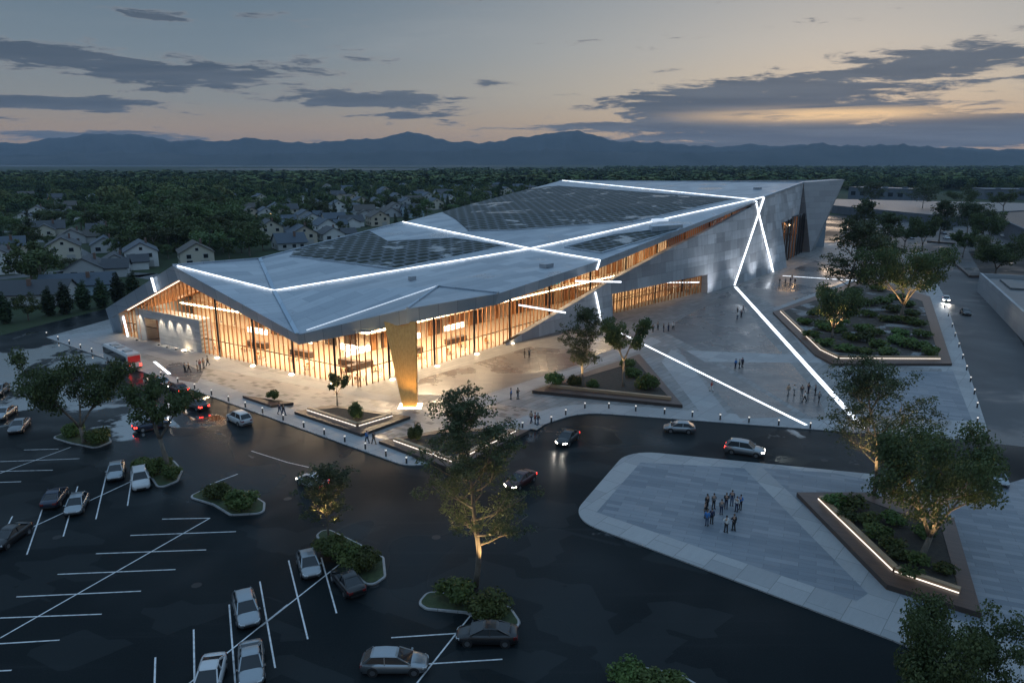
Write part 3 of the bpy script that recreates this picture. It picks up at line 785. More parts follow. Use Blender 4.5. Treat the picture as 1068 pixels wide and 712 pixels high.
# ---- entrance portal on the gable side
pa, pb = Vector((-77.5,151.0,0)), Vector((-59.0,138.6,0)); dp = (pb-pa).normalized(); npn = Vector((dp.y,-dp.x,0)); 
def f_portal(t, b):
    p = pos(t); _, _, z = t.xyz(p); x, _, _ = t.xyz(t.mapping(p, rot=(0,0,R(34))))
    c, m = t.brick(t.comb(x, z, 0), 3.2, .42, .02, (.34,.345,.35), (.46,.46,.46), (.22,.22,.22))
    t.put(b.inputs['Base Color'], c); t.put(b.inputs['Normal'], t.bump(t.math('MULTIPLY', m, -1), .5, .02))
M_portal = mat('portal_stone', fn=f_portal, rough=.55)
def pbox(s0, s1, z0, z1, d0, d1, name, m):
    a, b = pa+dp*s0, pa+dp*s1
    return MB().prism([a+npn*d1, b+npn*d1, b+npn*d0, a+npn*d0], z0, z1).build(name, m, hall)
Lp = (pb-pa).length; hp = 6.6
pbox(0, 3.4, ZP, hp, -1.6, 1.1, 'portal_pier', M_portal); pbox(8.2, Lp, ZP, hp, -1.6, 1.1, 'portal_wall', M_portal); pbox(3.4, 8.2, 4.9, hp, -1.6, 1.1, 'portal_lintel', M_portal)
pbox(3.45, 8.15, ZP, 4.85, -1.4, -1.3, 'entrance_screen', M_inner_wood)
for s in (4.6, 5.8, 7.0):
    pbox(s-.5, s+.5, ZP, 3.2, -1.25, -1.15, 'entrance_door', mat('door_glass', (.25,.16,.08), .1))
a = pa+dp*5.8+npn*.0; lamp('POINT', (a.x, a.y, 4.2), 120, (1,.62,.32), .2)
for s in (1.8, 9.6, 12.6, 15.6, 18.6):
    p = pa+dp*s+npn*2.3; MB().tube([(p.x,p.y,ZP),(p.x,p.y,ZP+.2)], [.22,.22], 8).build('wall_washer', M_steel, hall)
    w = pa+dp*s+npn*1.05
    lamp('SPOT', (p.x, p.y, hp+.2), 1500, (1,.84,.62), .05, (w.x, w.y, 2.6), 50, blend=.6)
# leaning end leg of the gable
lg = [RV['A'], low('A').lerp(low('B'), .10), G(128,347.5,ZP), G(118,346,ZP)]
mb = MB(); back = Vector((3.0,5.0,0))
l2 = [v+back for v in lg]
mb.loft([lg, l2]); mb.build('gable_leg', M_fascia, hall)
a, b = low('A').lerp(low('B'), .10), G(128,347.5,ZP)
mb = MB(); mb.quad(a+Vector((.2,-.1,0)), b+Vector((.3,-.1,0)), b+Vector((2.6,1.8,0)), a+Vector((3.2,2.2,1.2))); mb.build('leg_lining', M_portal, hall)
led(low('A').lerp(low('B'), .22)+Vector((.3,.4,-.1)), low('A').lerp(low('B'), .98)+Vector((.3,.4,-.1)), .25, .15, M_led_bench)
va = F0.lerp(F1, .075)+nf*.7; led(Vector((va.x,va.y,ZP)), Vector((va.x-.8,va.y+.5,zs(va.x,va.y)-.2)), .3, .3)
# ---- stone wall of the long side: (plan point, bottom height, top height)
Wp = [Vector((-1.2,143.8,0)), Vector((19.1,166.5,0)), Vector((24,172,0)), Vector((41.9,190.8,0)), Vector((54.8,204.4,0)), Vector((66,217.6,0)), Vector((74.7,228.9,0)), Vector((79.8,236.0,0)), Vector((87,245,0)), Vector((95.7,256,0))]
Wt = [.5, 7.1, 8.9, 14.1, 17.4, 20.3, 22.4, 24.6, 25.6, 26.1]
topc = []
for p, h in zip(Wp, Wt): topc.append(Vector((p.x, p.y, h))+Vector((-.783,.622,0))*(h*.07))
topc[7] = RV['F'].copy(); topc[7].z -= .02
for k, f in ((8, .16), (9, .31)):
    topc[k] = RV['F'].lerp(RV['H'], f); topc[k].z -= .02
bot = [Vector((p.x,p.y,0)) for p in Wp]
for k in (2, 3, 4): pass
def at_z(k, z): return bot[k].lerp(topc[k], (z)/topc[k].z)
mb = MB()
for k in range(len(Wp)-1):
    if k in (2, 3):                                # above the recessed window only
        zl = [5.5,5.4,5.3]
        mb.quad(at_z(k, zl[k-2]), at_z(k+1, zl[k-1]), topc[k+1], topc[k])
    else: mb.quad(bot[k], bot[k+1], topc[k+1], topc[k])
bk = Vector((-.783,.622,0))*1.2
for k in range(0, 7): mb.quad(topc[k], topc[k+1], topc[k+1]+bk, topc[k]+bk)
rec = Vector((-.783,.622,0))*3.2
a, b = at_z(2, 5.5), at_z(4, 5.3)
mb.quad(bot[2], a, a+rec, bot[2]+rec); mb.quad(bot[4], b, b+rec*.6, bot[4]+rec*.6); mb.quad(a, at_z(3,5.4), at_z(3,5.4)+rec, a+rec); mb.quad(at_z(3,5.4), b, b+rec, at_z(3,5.4)+rec)
mb.build('stone_wall', M_stone, hall)
MB().beam(topc[0]+bk*.4+Vector((0,0,.06)), topc[6]+bk*.4+Vector((0,0,.06)), .9, .12).build('wall_coping', M_steel, hall)
ra, rb = bot[2]+rec*.75, bot[4]+rec*.75
curtain(Vector((ra.x,ra.y,0)), Vector((rb.x,rb.y,0)), nr, zt=lambda p: 5.35, dens=1.5)
c = (ra+rb)/2; l = lamp('AREA', (c.x-.783*5, c.y+.622*5, 5.0), 3000, (1,.66,.36), sx=34, sy=3); l.rotation_euler = (0,0,math.atan2(rb.y-ra.y, rb.x-ra.x))
q = [ra+rec*2.6, rb+rec*2.6]
MB().quad((q[0].x,q[0].y,0), (q[1].x,q[1].y,0), (q[1].x,q[1].y,6.4), (q[0].x,q[0].y,6.4)).build('lounge_wall', M_inner, hall)
MB().poly([(ra.x,ra.y,5.6), (rb.x,rb.y,5.6), (q[1].x,q[1].y,5.6), (q[0].x,q[0].y,5.6)]).build('lounge_ceiling', M_inner, hall)
pa2, pb2 = G(690,295,3.6), G(731,294.5,3.6); led(pa2+nr*-.5, pb2+nr*-.5, .22, .22, M_led)
# light lines on the stone wall
oo = nr*.14
def wl(p, q, w=.5): led(p+oo, q+oo, w, .2)
fN = RV['F'].lerp(RV['N'], .7)
b1 = Vector((66,217.6,.05)); b2 = bot[8]+Vector((0,0,.05))
def onwall(k0, k1, f, h):                          # point on the wall face between two stations
    a, b = at_z(k0, h), at_z(k1, h); return a.lerp(b, f)
apex = topc[6].lerp(topc[7], .35)
wl(b1, topc[7]+Vector((.1,-.1,0))); 
wl(b2, apex); led(RV['N']+UP, apex+Vector((.3,-.3,.4)), .42, .2)
a, b = Vector((19.0,166.4,0)), None
wl(onwall(1,2,.3,.1), onwall(1,2,.05,6.9), .5)
for q, aim in ((Vector((67.5,216.4,.25)), Vector((66.5,219,12))), (Vector((88.6,243.8,.25)), Vector((84,244,12))), (Vector((57,203,.25)), Vector((53,206,9))), (Vector((77,228.5,.25)), Vector((75,231,12)))):
    MB().tube([(q.x,q.y,0),(q.x,q.y,.2)], [.25,.25], 8).build('wall_washer', M_steel, hall)
    lamp('SPOT', q+nr*3.2, 3600, (.86,.92,1.0), .2, aim, 110, blend=.9)
# tall dark doorway and the leaning prow beyond it
D0, D1 = Wp[9], Vector((121,298,0)); inn2 = Vector((-.80,.60,0))
t9 = topc[9]; dz = 15.2
mb = MB(); H = RV['H']; 
door_top0, door_top1 = at_z(9, dz), Vector((112,292,15.2))
mb.quad(door_top0, door_top1, H, t9)
mb.quad(bot[9], door_top0, door_top0+inn2*7, bot[9]+inn2*7)
mb.build('lintel_wall', M_stone, hall)
mb = MB(); a, b = bot[9]+inn2*4, D1+inn2*4
mb.quad((a.x,a.y,0), (b.x,b.y,0), (b.x,b.y,16), (a.x,a.y,16)); mb.build('doorway_glazing', mat('smoked_glass', (.035,.03,.028), .08), hall)
mb = MB()
for k in range(9):
    p = a.lerp(b, (k+.5)/9)+nr*.35; MB().box((p.x,p.y,7.8), (.22,.3,15.6), FA).build('doorway_fin', M_timber if k in (1, 4, 5) else M_steel, hall)
p = a.lerp(b, .2)+nr*1.6; lamp('AREA', (p.x,p.y,14.6), 900, (1,.62,.32), sx=4, sy=1.5); p = a.lerp(b, .55)+nr*1.8; lamp('POINT', (p.x,p.y,12.5), 200, (1,.62,.32), .3)
PR = RV['H']; pt = G(881,187.2,28.6); pbm = G(849,260.5,0); pm = Vector((117.5,297.5,13.5)); pf = Vector((121.0,300.0,0))
mb = MB(); th = Vector((-3.5,5.5,0))
ring = [PR+Vector((.05,0,.02)), pt, pbm, pf, pm]
mb.loft([ring, [v+th for v in ring]]); mb.build('leaning_prow', M_fin, hall)
# closed sides away from the plaza
mb = MB()
GBv, A2v = RV['GB'], RV['A2']
for a, b in ((pt+th, GBv), (GBv, A2v), (A2v, RV['A']+Vector((3,5,0)))):
    mb.quad((a.x,a.y,0), (b.x,b.y,0), (b.x,b.y,b.z-.3), (a.x,a.y,a.z-.3))
mb.build('rear_wall', M_fascia, hall)
# ---------------------------------------------------------------- cars
M_carglass = mat('car_glass', (.012,.016,.02), .06)
M_tyre = mat('tyre_rubber', (.018,.018,.019), .8)
M_rim = mat('wheel_rim', (.42,.43,.45), .3, .9)
M_trim = mat('black_trim', (.02,.02,.022), .5)
M_head_off = mat('headlight_off', (.55,.58,.6), .12)
M_head_on = mat('headlight_on', (.9,.9,.9), .2, emit=(1,.93,.80), strength=26)
M_tail_off = mat('tail_light_off', (.16,.012,.012), .2)
M_tail_on = mat('tail_light_on', (.4,.02,.02), .3, emit=(1,.045,.03), strength=6)
PAINT = {}
def f_paint_car(c, met):
    def fn(t, b):
        n = t.noise(objc(t), 1.4, 4, .6); _, _, z = t.xyz(objc(t))
        dirt = t.math('MULTIPLY', t.math('SUBTRACT', 1, t.step(z, .2, .75)), .45)
        dirt = t.math('MULTIPLY_ADD', t.step(n, .45, .8), .15, dirt)
        t.put(b.inputs['Base Color'], t.mix(dirt, c, tuple(.6*k+.02 for k in c)))
        b.inputs['Metallic'].default_value = met; b.inputs['Roughness'].default_value = .28
        b.inputs['Coat Weight'].default_value = .35; b.inputs['Coat Roughness'].default_value = .05
    return fn
for k, c, met in (('silver', (.27,.295,.315), .75), ('white', (.48,.49,.50), .0), ('black', (.012,.013,.015), .2), ('grey', (.16,.175,.19), .5), ('navy', (.02,.03,.055), .3), ('maroon', (.055,.014,.016), .3), ('pewter', (.25,.27,.285), .7)):
    PAINT[k] = mat('car_paint_'+k, fn=f_paint_car(c, met))
CAR = {  # length, width, roof height, windscreen base x, roof front x, roof rear x, rear glass base x, deck height, bonnet height
 'saloon': (4.75, 1.85, 1.45, 1.28, .22, -.85, -1.86, 1.03, .90),
 'estate': (4.85, 1.85, 1.48, 1.28, .25, -1.62, -2.26, 1.00, .90),
 'hatchback': (4.25, 1.80, 1.50, 1.18, .25, -1.20, -1.95, 1.0, .92),
 'utility': (4.85, 1.94, 1.76, 1.22, .40, -1.72, -2.32, 1.14, 1.06)}
def car_proto(style, paint, lit=False):
    Ln, Wd, Hr, xw, xf, xr, xb, zd, zb = CAR[style]; hw = Wd/2; h = Ln/2
    root = thing('parked_car', 'x', 'car')
    pm = PAINT[paint]
    st = [(-h, .74, .78*zd, .42), (-h+.10, .88, .93*zd, .30), (-h+.45, .96, zd, .22), (xb+.05, .98, zd, .20), (-.9, 1.0, .97*zd, .19), (0, 1.0, .955*zd, .19), (xw, .99, .945*zd if style != 'utility' else .94*zd, .19),
          (xw+.35, .98, zb, .19), (h-.55, .95, zb*.93, .20), (h-.18, .86, zb*.83, .26), (h, .70, zb*.68, .34)]
    rings = []
    for (x, w, zt, z0) in st:
        w *= hw; zm = z0+(zt-z0)*.45
        r = [(x,-w*.86,z0), (x,-w*.98,z0+.12), (x,-w,zm), (x,-w*.97,z0+(zt-z0)*.8), (x,-w*.86,zt-.02), (x,-w*.45,zt+.015), (x,w*.45,zt+.015), (x,w*.86,zt-.02), (x,w*.97,z0+(zt-z0)*.8), (x,w,zm), (x,w*.98,z0+.12), (x,w*.86,z0)]
        rings.append(r)
    MB().loft(rings).build('body', pm, root, smooth=True)
    zl = zd*.96
    # cabin frame: roof with pillars
    bw, tw = hw*.86, hw*.66
    Fb = [(xw, -bw, zl-.02), (xw, bw, zl-.02)]; Ft = [(xf, -tw, Hr-.05), (xf, tw, Hr-.05)]
    Rt = [(xr, -tw, Hr-.06), (xr, tw, Hr-.06)]; Rb = [(xb, -bw*.95, zl), (xb, bw*.95, zl)]
    mb = MB()
    xm = (xf+xr)/2
    rr = []
    for (x, wf, z) in ((xf+.06, .93, Hr-.06), (xf-.12, 1.0, Hr-.01), (xm, 1.03, Hr+.025), (xr+.12, 1.0, Hr-.02), (xr-.05, .93, Hr-.08)):
        rr.append([(x, -tw*wf*1.02, z-.06), (x, -tw*wf*.9, z), (x, 0, z+.02), (x, tw*wf*.9, z), (x, tw*wf*1.02, z-.06)])
    mb.loft([r+[(r[0][0], 0, r[0][2]-.02)] for r in rr])
    for s in (-1, 1):
        for (p, q, wd) in (((xw,s*bw,zl-.05), (xf+.03,s*tw,Hr-.08), .08), ((xm+.08,s*(bw+.005),zl-.05), (xm+.05,s*(tw+.01),Hr-.06), .07), ((xb+.08,s*bw*.96,zl-.05), (xr+.0,s*tw,Hr-.09), .13)):
            mb.beam(p, q, wd, .09, 0, (0,1,0))
    mb.build('roof', pm, root)
    g = .012
    MB().quad((xw-.01,-bw+.05,zl), (xw-.01,bw-.05,zl), (xf+.02,tw-.05,Hr-.06), (xf+.02,-tw+.05,Hr-.06)).build('windscreen', M_carglass, root)
    MB().quad((xb+.02,-bw*.95+.06,zl+.02), (xb+.02,bw*.95-.06,zl+.02), (xr,tw-.06,Hr-.09), (xr,-tw+.06,Hr-.09)).build('rear_window', M_carglass, root)
    for s in (-1, 1):
        MB().quad((xw-.03,s*(bw-.01),zl-.03), (xb+.07,s*(bw*.955),zl), (xr+.02,s*(tw-.005),Hr-.10), (xf,s*(tw-.005),Hr-.09)).build('side_window', M_carglass, root)
        w = MB(); w.tube([(xw-.12,s*(bw+.02),zl-.02), (xw-.10,s*(bw+.2),zl+.06)], [.05,.10], 6); w.build('mirror', pm, root)
        for x in (h-.92, -h+.95):
            wh = MB().tube([(x, s*(hw-.24), .33), (x, s*(hw+.012), .33)], [.335,.33], 16).build('wheel', M_tyre, root)
            MB().tube([(x, s*(hw-.05), .33), (x, s*(hw+.022), .33)], [.21,.205], 12).build('rim', M_rim, wh)
            MB().tube([(x, s*(hw-.1), .36), (x, s*(hw+.002), .36)], [.40,.40], 16).build('wheel_arch', M_trim, root)
        y = s*hw
        m = MB(); m.loft([[(h-.30,y*.90,zb*.62),(h-.30,y*.90,zb*.80),(h-.30,y*.52,zb*.82),(h-.30,y*.52,zb*.66)], [(h-.035,y*.72,zb*.56),(h-.06,y*.74,zb*.72),(h+.005,y*.40,zb*.70),(h+.015,y*.40,zb*.58)]])
        m.build('headlight', M_head_on if lit else M_head_off, root)
        m = MB(); m.loft([[(-h+.30,y*.95,zd*.66),(-h+.30,y*.95,zd*.88),(-h+.2,y*.56,zd*.90),(-h+.2,y*.56,zd*.70)], [(-h-.0,y*.80,zd*.62),(-h+.04,y*.80,zd*.82),(-h-.01,y*.45,zd*.82),(-h-.02,y*.45,zd*.66)]])
        m.build('tail_light', M_tail_on if lit else M_tail_off, root)
    m = MB(); m.box((h-.02, 0, .44), (.10, hw*1.0, .16)); m.build('grille', M_trim, root)
    m = MB(); m.box((-h+.01, 0, .42), (.08, hw*1.3, .14)); m.build('rear_bumper', M_trim, root)
    return root
CARP = {}
def car(style, paint, rear, front, label, lit=False, group=None, z=0.0, cat='car', name='parked_car', beam=False):
    a, b = G(*rear, z), G(*front, z); c = (a+b)/2; rz = math.atan2(b.y-a.y, b.x-a.x); k = (style, paint, lit)
    if k not in CARP:
        CARP[k] = car_proto(style, paint, lit); o = CARP[k]; o.location = c; o.rotation_euler = (0,0,rz); tag(o, label, cat, group)
    else: o = dup(CARP[k], c, rz, label, group)
    o.name = name
    if beam:
        d = Vector((math.cos(rz), math.sin(rz), 0)); n = Vector((-d.y, d.x, 0)); h = CAR[style][0]/2
        for s in (-1, 1):
            p = c+d*(h+.25)+n*s*.62+Vector((0,0,.66)); q = p+d*9+Vector((0,0,-.75))
            lamp('SPOT', p, beam, (1,.93,.82), .05, q, 62, blend=.7)
    return o
GP = 'cars parked in the bays of the lot'
car('estate', 'silver', (252,618), (263,665), 'silver estate car in the bay just ahead of another silver car, nose to the viewer', group=None)
car('saloon', 'silver', (262,676), (263,722), 'silver saloon tucked directly behind the silver estate in the same bay')
car('saloon', 'white', (224,696), (214,732), 'pale car cut off by the bottom edge, showing only its roof')
car('hatchback', 'pewter', (318,580), (327,608), 'small grey hatchback beside the black saloon near the tree island')
car('saloon', 'black', (376,628), (351,596), 'black saloon beside the small grey hatchback, parked against island shrubs')
car('estate', 'silver', (381,697), (443,697), 'silver estate car parked broadside at the bottom bays')
car('saloon', 'black', (537,668), (479,667), 'black saloon parked broadside under the tall tree island')
car('saloon', 'maroon', (557,496), (528,514), 'dark red saloon on the road behind the tall tree crown', name='moving_car', lit=True)
car('saloon', 'black', (604,451), (579,471), 'black saloon with headlights on rounding the corner by the slate island', True, name='moving_car', beam=300)
car('hatchback', 'silver', (725,451), (692,449), 'silver hatchback driving along the plaza road without lights', name='moving_car')
car('utility', 'silver', (757,470), (796,476), 'silver utility car with headlights shining on the road beside the slate island', True, name='moving_car', beam=900)
car('hatchback', 'white', (985,308), (988,321), 'white car with headlights on coming down the pale side street', True, name='moving_car', beam=900)
car('saloon', 'black', (1000,322), (1014,334), 'dark car waiting beside the white parapet wall on the side street', name='moving_car')
car('estate', 'silver', (1026,488), (1049,515), 'silver car half hidden behind the big spreading tree by the frame edge', name='moving_car')
car('hatchback', 'white', (1095,398), (1066,410), 'white car entering the street by the parapet at the frame edge', True, name='moving_car')
car('saloon', 'silver', (124,484), (119,507), 'silver saloon parked in the upper row next to the white car by the shrubs')
car('utility', 'white', (146,497), (148,513), 'white car with a dark windscreen parked beside the shrub island')
car('saloon', 'navy', (48,537), (67,510), 'dark navy saloon parked left of the silver hatchback')
car('hatchback', 'silver', (88,517), (73,545), 'silver hatchback parked between a dark saloon and an empty bay')
car('saloon', 'black', (27,553), (-6,576), 'black saloon at the frame edge in the lowest occupied bay of the upper row')
car('saloon', 'grey', (31,437), (10,459), 'grey saloon parked beside the tree island at the frame edge')
car('saloon', 'silver', (18,426), (-8,443), 'silver saloon nearer the puddles, above the grey saloon')
car('hatchback', 'grey', (8,404), (-8,416), 'dark hatchback at the edge of the big puddle')
car('saloon', 'black', (219,431), (194,420), 'black saloon with red tail lamps following the queue behind the bus', True, name='moving_car')
car('utility', 'white', (263,447), (237,434), 'white utility car last in the queue along the plaza kerb', name='moving_car')
car('saloon', 'maroon', (198,414), (176,403), 'dark car with glowing red tail lamps in the middle of the kerb queue', True, name='moving_car')
car('hatchback', 'silver', (178,406), (157,396), 'silver car directly behind the bus at the kerb', False, name='moving_car')
car('hatchback', 'white', (344,512), (309,500), 'white hatchback with lit lamps crossing the lot behind a small tree', True, name='moving_car', beam=60)
car('saloon', 'navy', (147,449), (170,444), 'dark saloon hidden behind the leafy island tree with red lamps showing', True, name='moving_car', beam=330)
GF = 'cars in the far court beside the dark retaining wall'
for i, (x, y, p, lb) in enumerate(((958,246,'silver','silver car at the near corner of the far court cluster'), (973,238,'grey','grey car at the back of the far court cluster'), (966,241.5,'silver','silver car in the middle of the far court cluster'), (984,244,'navy','dark car at the far end of the court cluster'), (987,249,'white','white car nearest the low kerb in the far court'), (950,249,'pewter','grey car at the left end of the far court row'), (996,247,'silver','silver car at the right end of the far court row'), (930,243,'navy','dark car near the slim trees in the far court'), (1012,254,'silver','silver car by the point of the dark low wall'), (1020,251,'black','black car next to the silver one by the low wall point'), (1036,243,'silver','silver car alone by the brown walled yard'), (1047,247,'white','white car by the brown walled yard'))):
    car('saloon' if i % 2 else 'hatchback', p, (x-5,y-1), (x+5,y+1.3), lb)
car('utility', 'black', (888,205.6), (897,205.6), 'dark van on the upper terrace road, nearest the prow'); 
car('utility', 'grey', (935,216.5), (944,217), 'grey van on the upper road before the long low warehouse'); car('utility', 'black', (953,217), (962,217.5), 'black van second along the upper road before the warehouse')
# white coach waiting at the far left lane end of the street
# ---------------------------------------------------------------- the bus
def make_bus(name, rear, front, label, lit, body):
    a, b = G(*rear), G(*front); c = (a+b)/2; rz = math.atan2(b.y-a.y, b.x-a.x)
    o = thing(name, label, 'bus', c, rz); Ln, w, h = 12.0, 1.27, 3.15; X = Ln/2
    def ring(x, i): return [(x,-w+i,.35+i*.3),(x,-w+i*.5,1.2),(x,-w+.02+i*.5,h-.35),(x,-w+.22+i,h-i*.3),(x,w-.22-i,h-i*.3),(x,w-.02-i*.5,h-.35),(x,w-i*.5,1.2),(x,w-i,.35+i*.3)]
    MB().loft([ring(-X,.12), ring(-X+.2,0), ring(X-.3,0), ring(X,.15)]).build('body', body, o)
    for s in (-1, 1):
        MB().box((0, s*(w+.004), 2.1), (Ln-.7,.03,1.15)).build('side_window', M_carglass, o)
        for x in (-3.4, 3.9):
            wh = MB().tube([(x,s*(w-.35),.48),(x,s*(w+.02),.48)], [.49,.48], 14).build('wheel', M_tyre, o)
            MB().tube([(x,s*(w-.05),.48),(x,s*(w+.03),.48)], [.28,.27], 10).build('rim', M_rim, wh)
        MB().box((-X-.03, s*.98, 1.0), (.08,.34,.5)).build('tail_light', M_tail_on if lit else M_tail_off, o)
        MB().box((X+.02, s*.9, .75), (.08,.4,.25)).build('headlight', M_head_on if lit else M_head_off, o)
    MB().box((-X-.02, 0, 2.15), (.06, 2.05, 1.2)).build('rear_window', mat('bus_rear_glass', (.03,.008,.01), .1, emit=(1,.04,.03), strength=.22 if lit else 0), o)
    MB().box((X+.0, 0, 1.95), (.06, 2.2, 1.5)).build('windscreen', M_carglass, o)
    MB().box((-X-.02, 0, .55), (.1, 2.2, .25)).build('rear_bumper', M_trim, o)
    for x in (-3.2, .6, 3.2): MB().box((x, 0, h+.08), (1.5,1.3,.22)).build('roof_unit', mat('roof_unit_grey', (.25,.27,.29), .5), o)
    return o
make_bus('city_bus', (157,394.5), (103,367.5), 'white city bus with red glowing rear waiting at the plaza kerb', True, PAINT['white'])
p = G(160,398); lamp('POINT', (p.x,p.y,1.3), 60, (1,.05,.03), .4)

make_bus('coach', (951,285), (962,264), 'white coach parked behind the domed garden tree', False, PAINT['white'])
# ---------------------------------------------------------------- planters, bollards, shrubs
def f_deck(t, b):
    p = pos(t); q = t.mapping(p, rot=(0,0,R(30)))
    c, m = t.brick(q, 4.0, .16, .012, (.062,.032,.023), (.095,.050,.034), (.015,.01,.008))
    t.put(b.inputs['Base Color'], c); b.inputs['Roughness'].default_value = .45
M_deck = mat('dark_decking', fn=f_deck)
M_bench = mat('pale_bench_timber', rough=.5, fn=f_wood((.30,.19,.11), (.42,.28,.17), False))
M_cor = mat('planter_side', (.05,.036,.03), .5)
def planter(label, outer, inner, h, led_ids=(), bench_ids=(), z=ZP, zi=.05, glow=0, bed=None):
    o = thing('planter', label, 'planter', G(*outer[0], z), world=True)
    O, I = gp(outer, z+h), gp(inner, z+h)
    mb = MB(); n = len(O)
    for i in range(n):
        j = (i+1) % n
        mb.quad(O[i], O[j], I[j], I[i], 0)
        mb.quad((O[i].x,O[i].y,z-.05), (O[j].x,O[j].y,z-.05), O[j], O[i], 1)
        mb.quad((I[i].x,I[i].y,z-.05), (I[j].x,I[j].y,z-.05), I[j], I[i], 1)
    mb.build('surround', [M_deck, M_cor], o)
    MB().poly([(p.x,p.y,z+h-zi) for p in I]).build('bed', bed or M_soil, o)
    for k, i in enumerate(bench_ids):
        a, b = I[i], I[(i+1) % n]; MB().beam((a.x,a.y,z+h+.22), (b.x,b.y,z+h+.22), .55, .42).build('bench', M_bench, o)
    for i in led_ids:
        a, b = I[i], I[(i+1) % n]; c = (a+b)/2; out = Vector(((b-a).y, -(b-a).x, 0)).normalized()
        if out.dot(c-sum(I, Vector())/n) < 0: out = -out
        a2, b2 = a+out*.31, b+out*.31
        MB().beam((a2.x,a2.y,z+h+.10), (b2.x,b2.y,z+h+.10), .05, .09).build('bench_light', M_led_bench, o)
    return o
planter('large planted garden bed with dark deck edge and lit bench between plaza and side street', [(806,325),(850,369),(869,379),(993,379),(970,309),(903,289)], [(815,325),(857,365),(875,373.5),(980,374),(962,314),(903,295)], .45, (0,1,2), (0,1,2), bed=M_bed)
planter('triangular planter with two uplit trees and pale bench beside the light line', [(555,407),(712,422),(667,369)], [(574,403.5),(700,416.5),(664,377)], .5, (), (0,))
planter('V shaped brown deck planter with lit bench on the slate traffic island', [(831,513),(925,609),(1024,639),(995,540),(905,513)], [(856,520.5),(934,595),(1001,617.5),(982,550),(900,520)], .5, (0,1), (0,1), z=.13)
planter('thin dark wedge planter with one clipped shrub near the queueing cars', [(253,412.5),(283,422.5),(306,419.5)], [(266,413.5),(284,419.5),(296,418.5)], .4)
planter('dark deck planter with small leafy tree between wedge planter and timber column', [(307,429),(377,452.5),(428,434),(346,422)], [(322,427.5),(373,444),(408,433.5),(352,425)], .4, (0,1), (0,1))
planter('dark deck planter at the plaza corner half hidden by the tall tree', [(395,459.5),(472,489),(552,448),(470,446)], [(412,459),(473,481),(536,449.5),(470,450)], .4, (0,1), (0,1))
# raised kerb islands of the car park
def island(px, label_n, closed=True):
    P = gp(px); P = fillet(P, {i: .8 for i in range(len(P))})
    o = MB().prism(P, -.02, .14).build('island_kerb', M_kerb); tag(o, kind='structure')
    I = inset(P, .22); o2 = MB().prism(I, .05, .2, bottom=False).build('island_turf', M_grass); tag(o2, kind='structure')
island([(435,630),(446,617),(486,622),(533,634),(547,655),(522,657),(486,640),(444,636)], 0)
island([(329,560),(338,550),(372,566),(401,582),(403,602),(386,614),(376,606),(364,592)], 0)
island([(196,519),(216,509),(258,513),(277,525),(276,536),(240,538),(222,527)], 0)
island([(140,490),(152,478),(182,481),(191,491),(186,502),(165,511),(158,500)], 0)
island([(54,457),(74,449),(112,452),(117,461),(100,468),(74,463)], 0)
island([(640,704),(660,694),(710,704),(740,722),(700,740),(655,730)], 0)
# bollards along the kerb
M_bol = mat('bollard_metal', (.06,.062,.065), .4, .5)
M_bolcap = mat('bollard_light', (.9,.9,.88), .3, emit=(1,.93,.85), strength=.7)
bol0 = thing('bollard', 'x', 'bollard')
MB().tube([(0,0,0),(0,0,.72)], [.12,.11], 10).build('post', M_bol, bol0); MB().tube([(0,0,.72),(0,0,.95)], [.11,.11], 10).build('light_head', M_bolcap, bol0); MB().tube([(0,0,.95),(0,0,1.0)], [.13,.11], 10).build('cap', M_bol, bol0)
first = [True]
def bollards(pts, label, group):
    for p in pts:
        q = G(*p, ZP)
        if first[0]: o = bol0; o.location = q; tag(o, label, None, group); first[0] = False
        else: o = dup(bol0, q, 0, label, group)
def run_px(a, b, n): return [(a[0]+(b[0]-a[0])*i/(n-1), a[1]+(b[1]-a[1])*i/(n-1)) for i in range(n)]
bollards(run_px((49,350.5), (96,367.5), 5), 'low lit bollard at the kerb end beyond the bus', 'bollards beyond the bus')
bollards(run_px((168,392.5), (256,424.5), 6), 'low lit bollard on the kerb beside the queueing cars', 'bollards beside the car queue')
bollards(run_px((274,430.5), (424,483), 8), 'low lit bollard on the kerb between the planters and parking lot', 'bollards along the parking lot kerb')
bollards([(452,479),(500,461),(545,446),(561,454) if False else (575,440),(590,432.5)], 'low lit bollard on the kerb where the road bends', 'bollards at the road bend')
bollards([(610,425.5),(635,425.5),(663,428.5),(693,431.5),(722,434.5),(751,437.5),(781,440.5),(812,443.5),(845,446.5),(880,449.5)], 'low lit bollard on the plaza kerb along the straight road', 'bollards along the straight road')
bollards([(1010,449),(1019,441),(1019,425),(1016,411),(1012,398),(1008,386),(1004,374),(1000,362),(996,351),(993,341),(989,330),(985,321)], 'dark bollard with pale head edging the side street path', 'bollards along the side street')
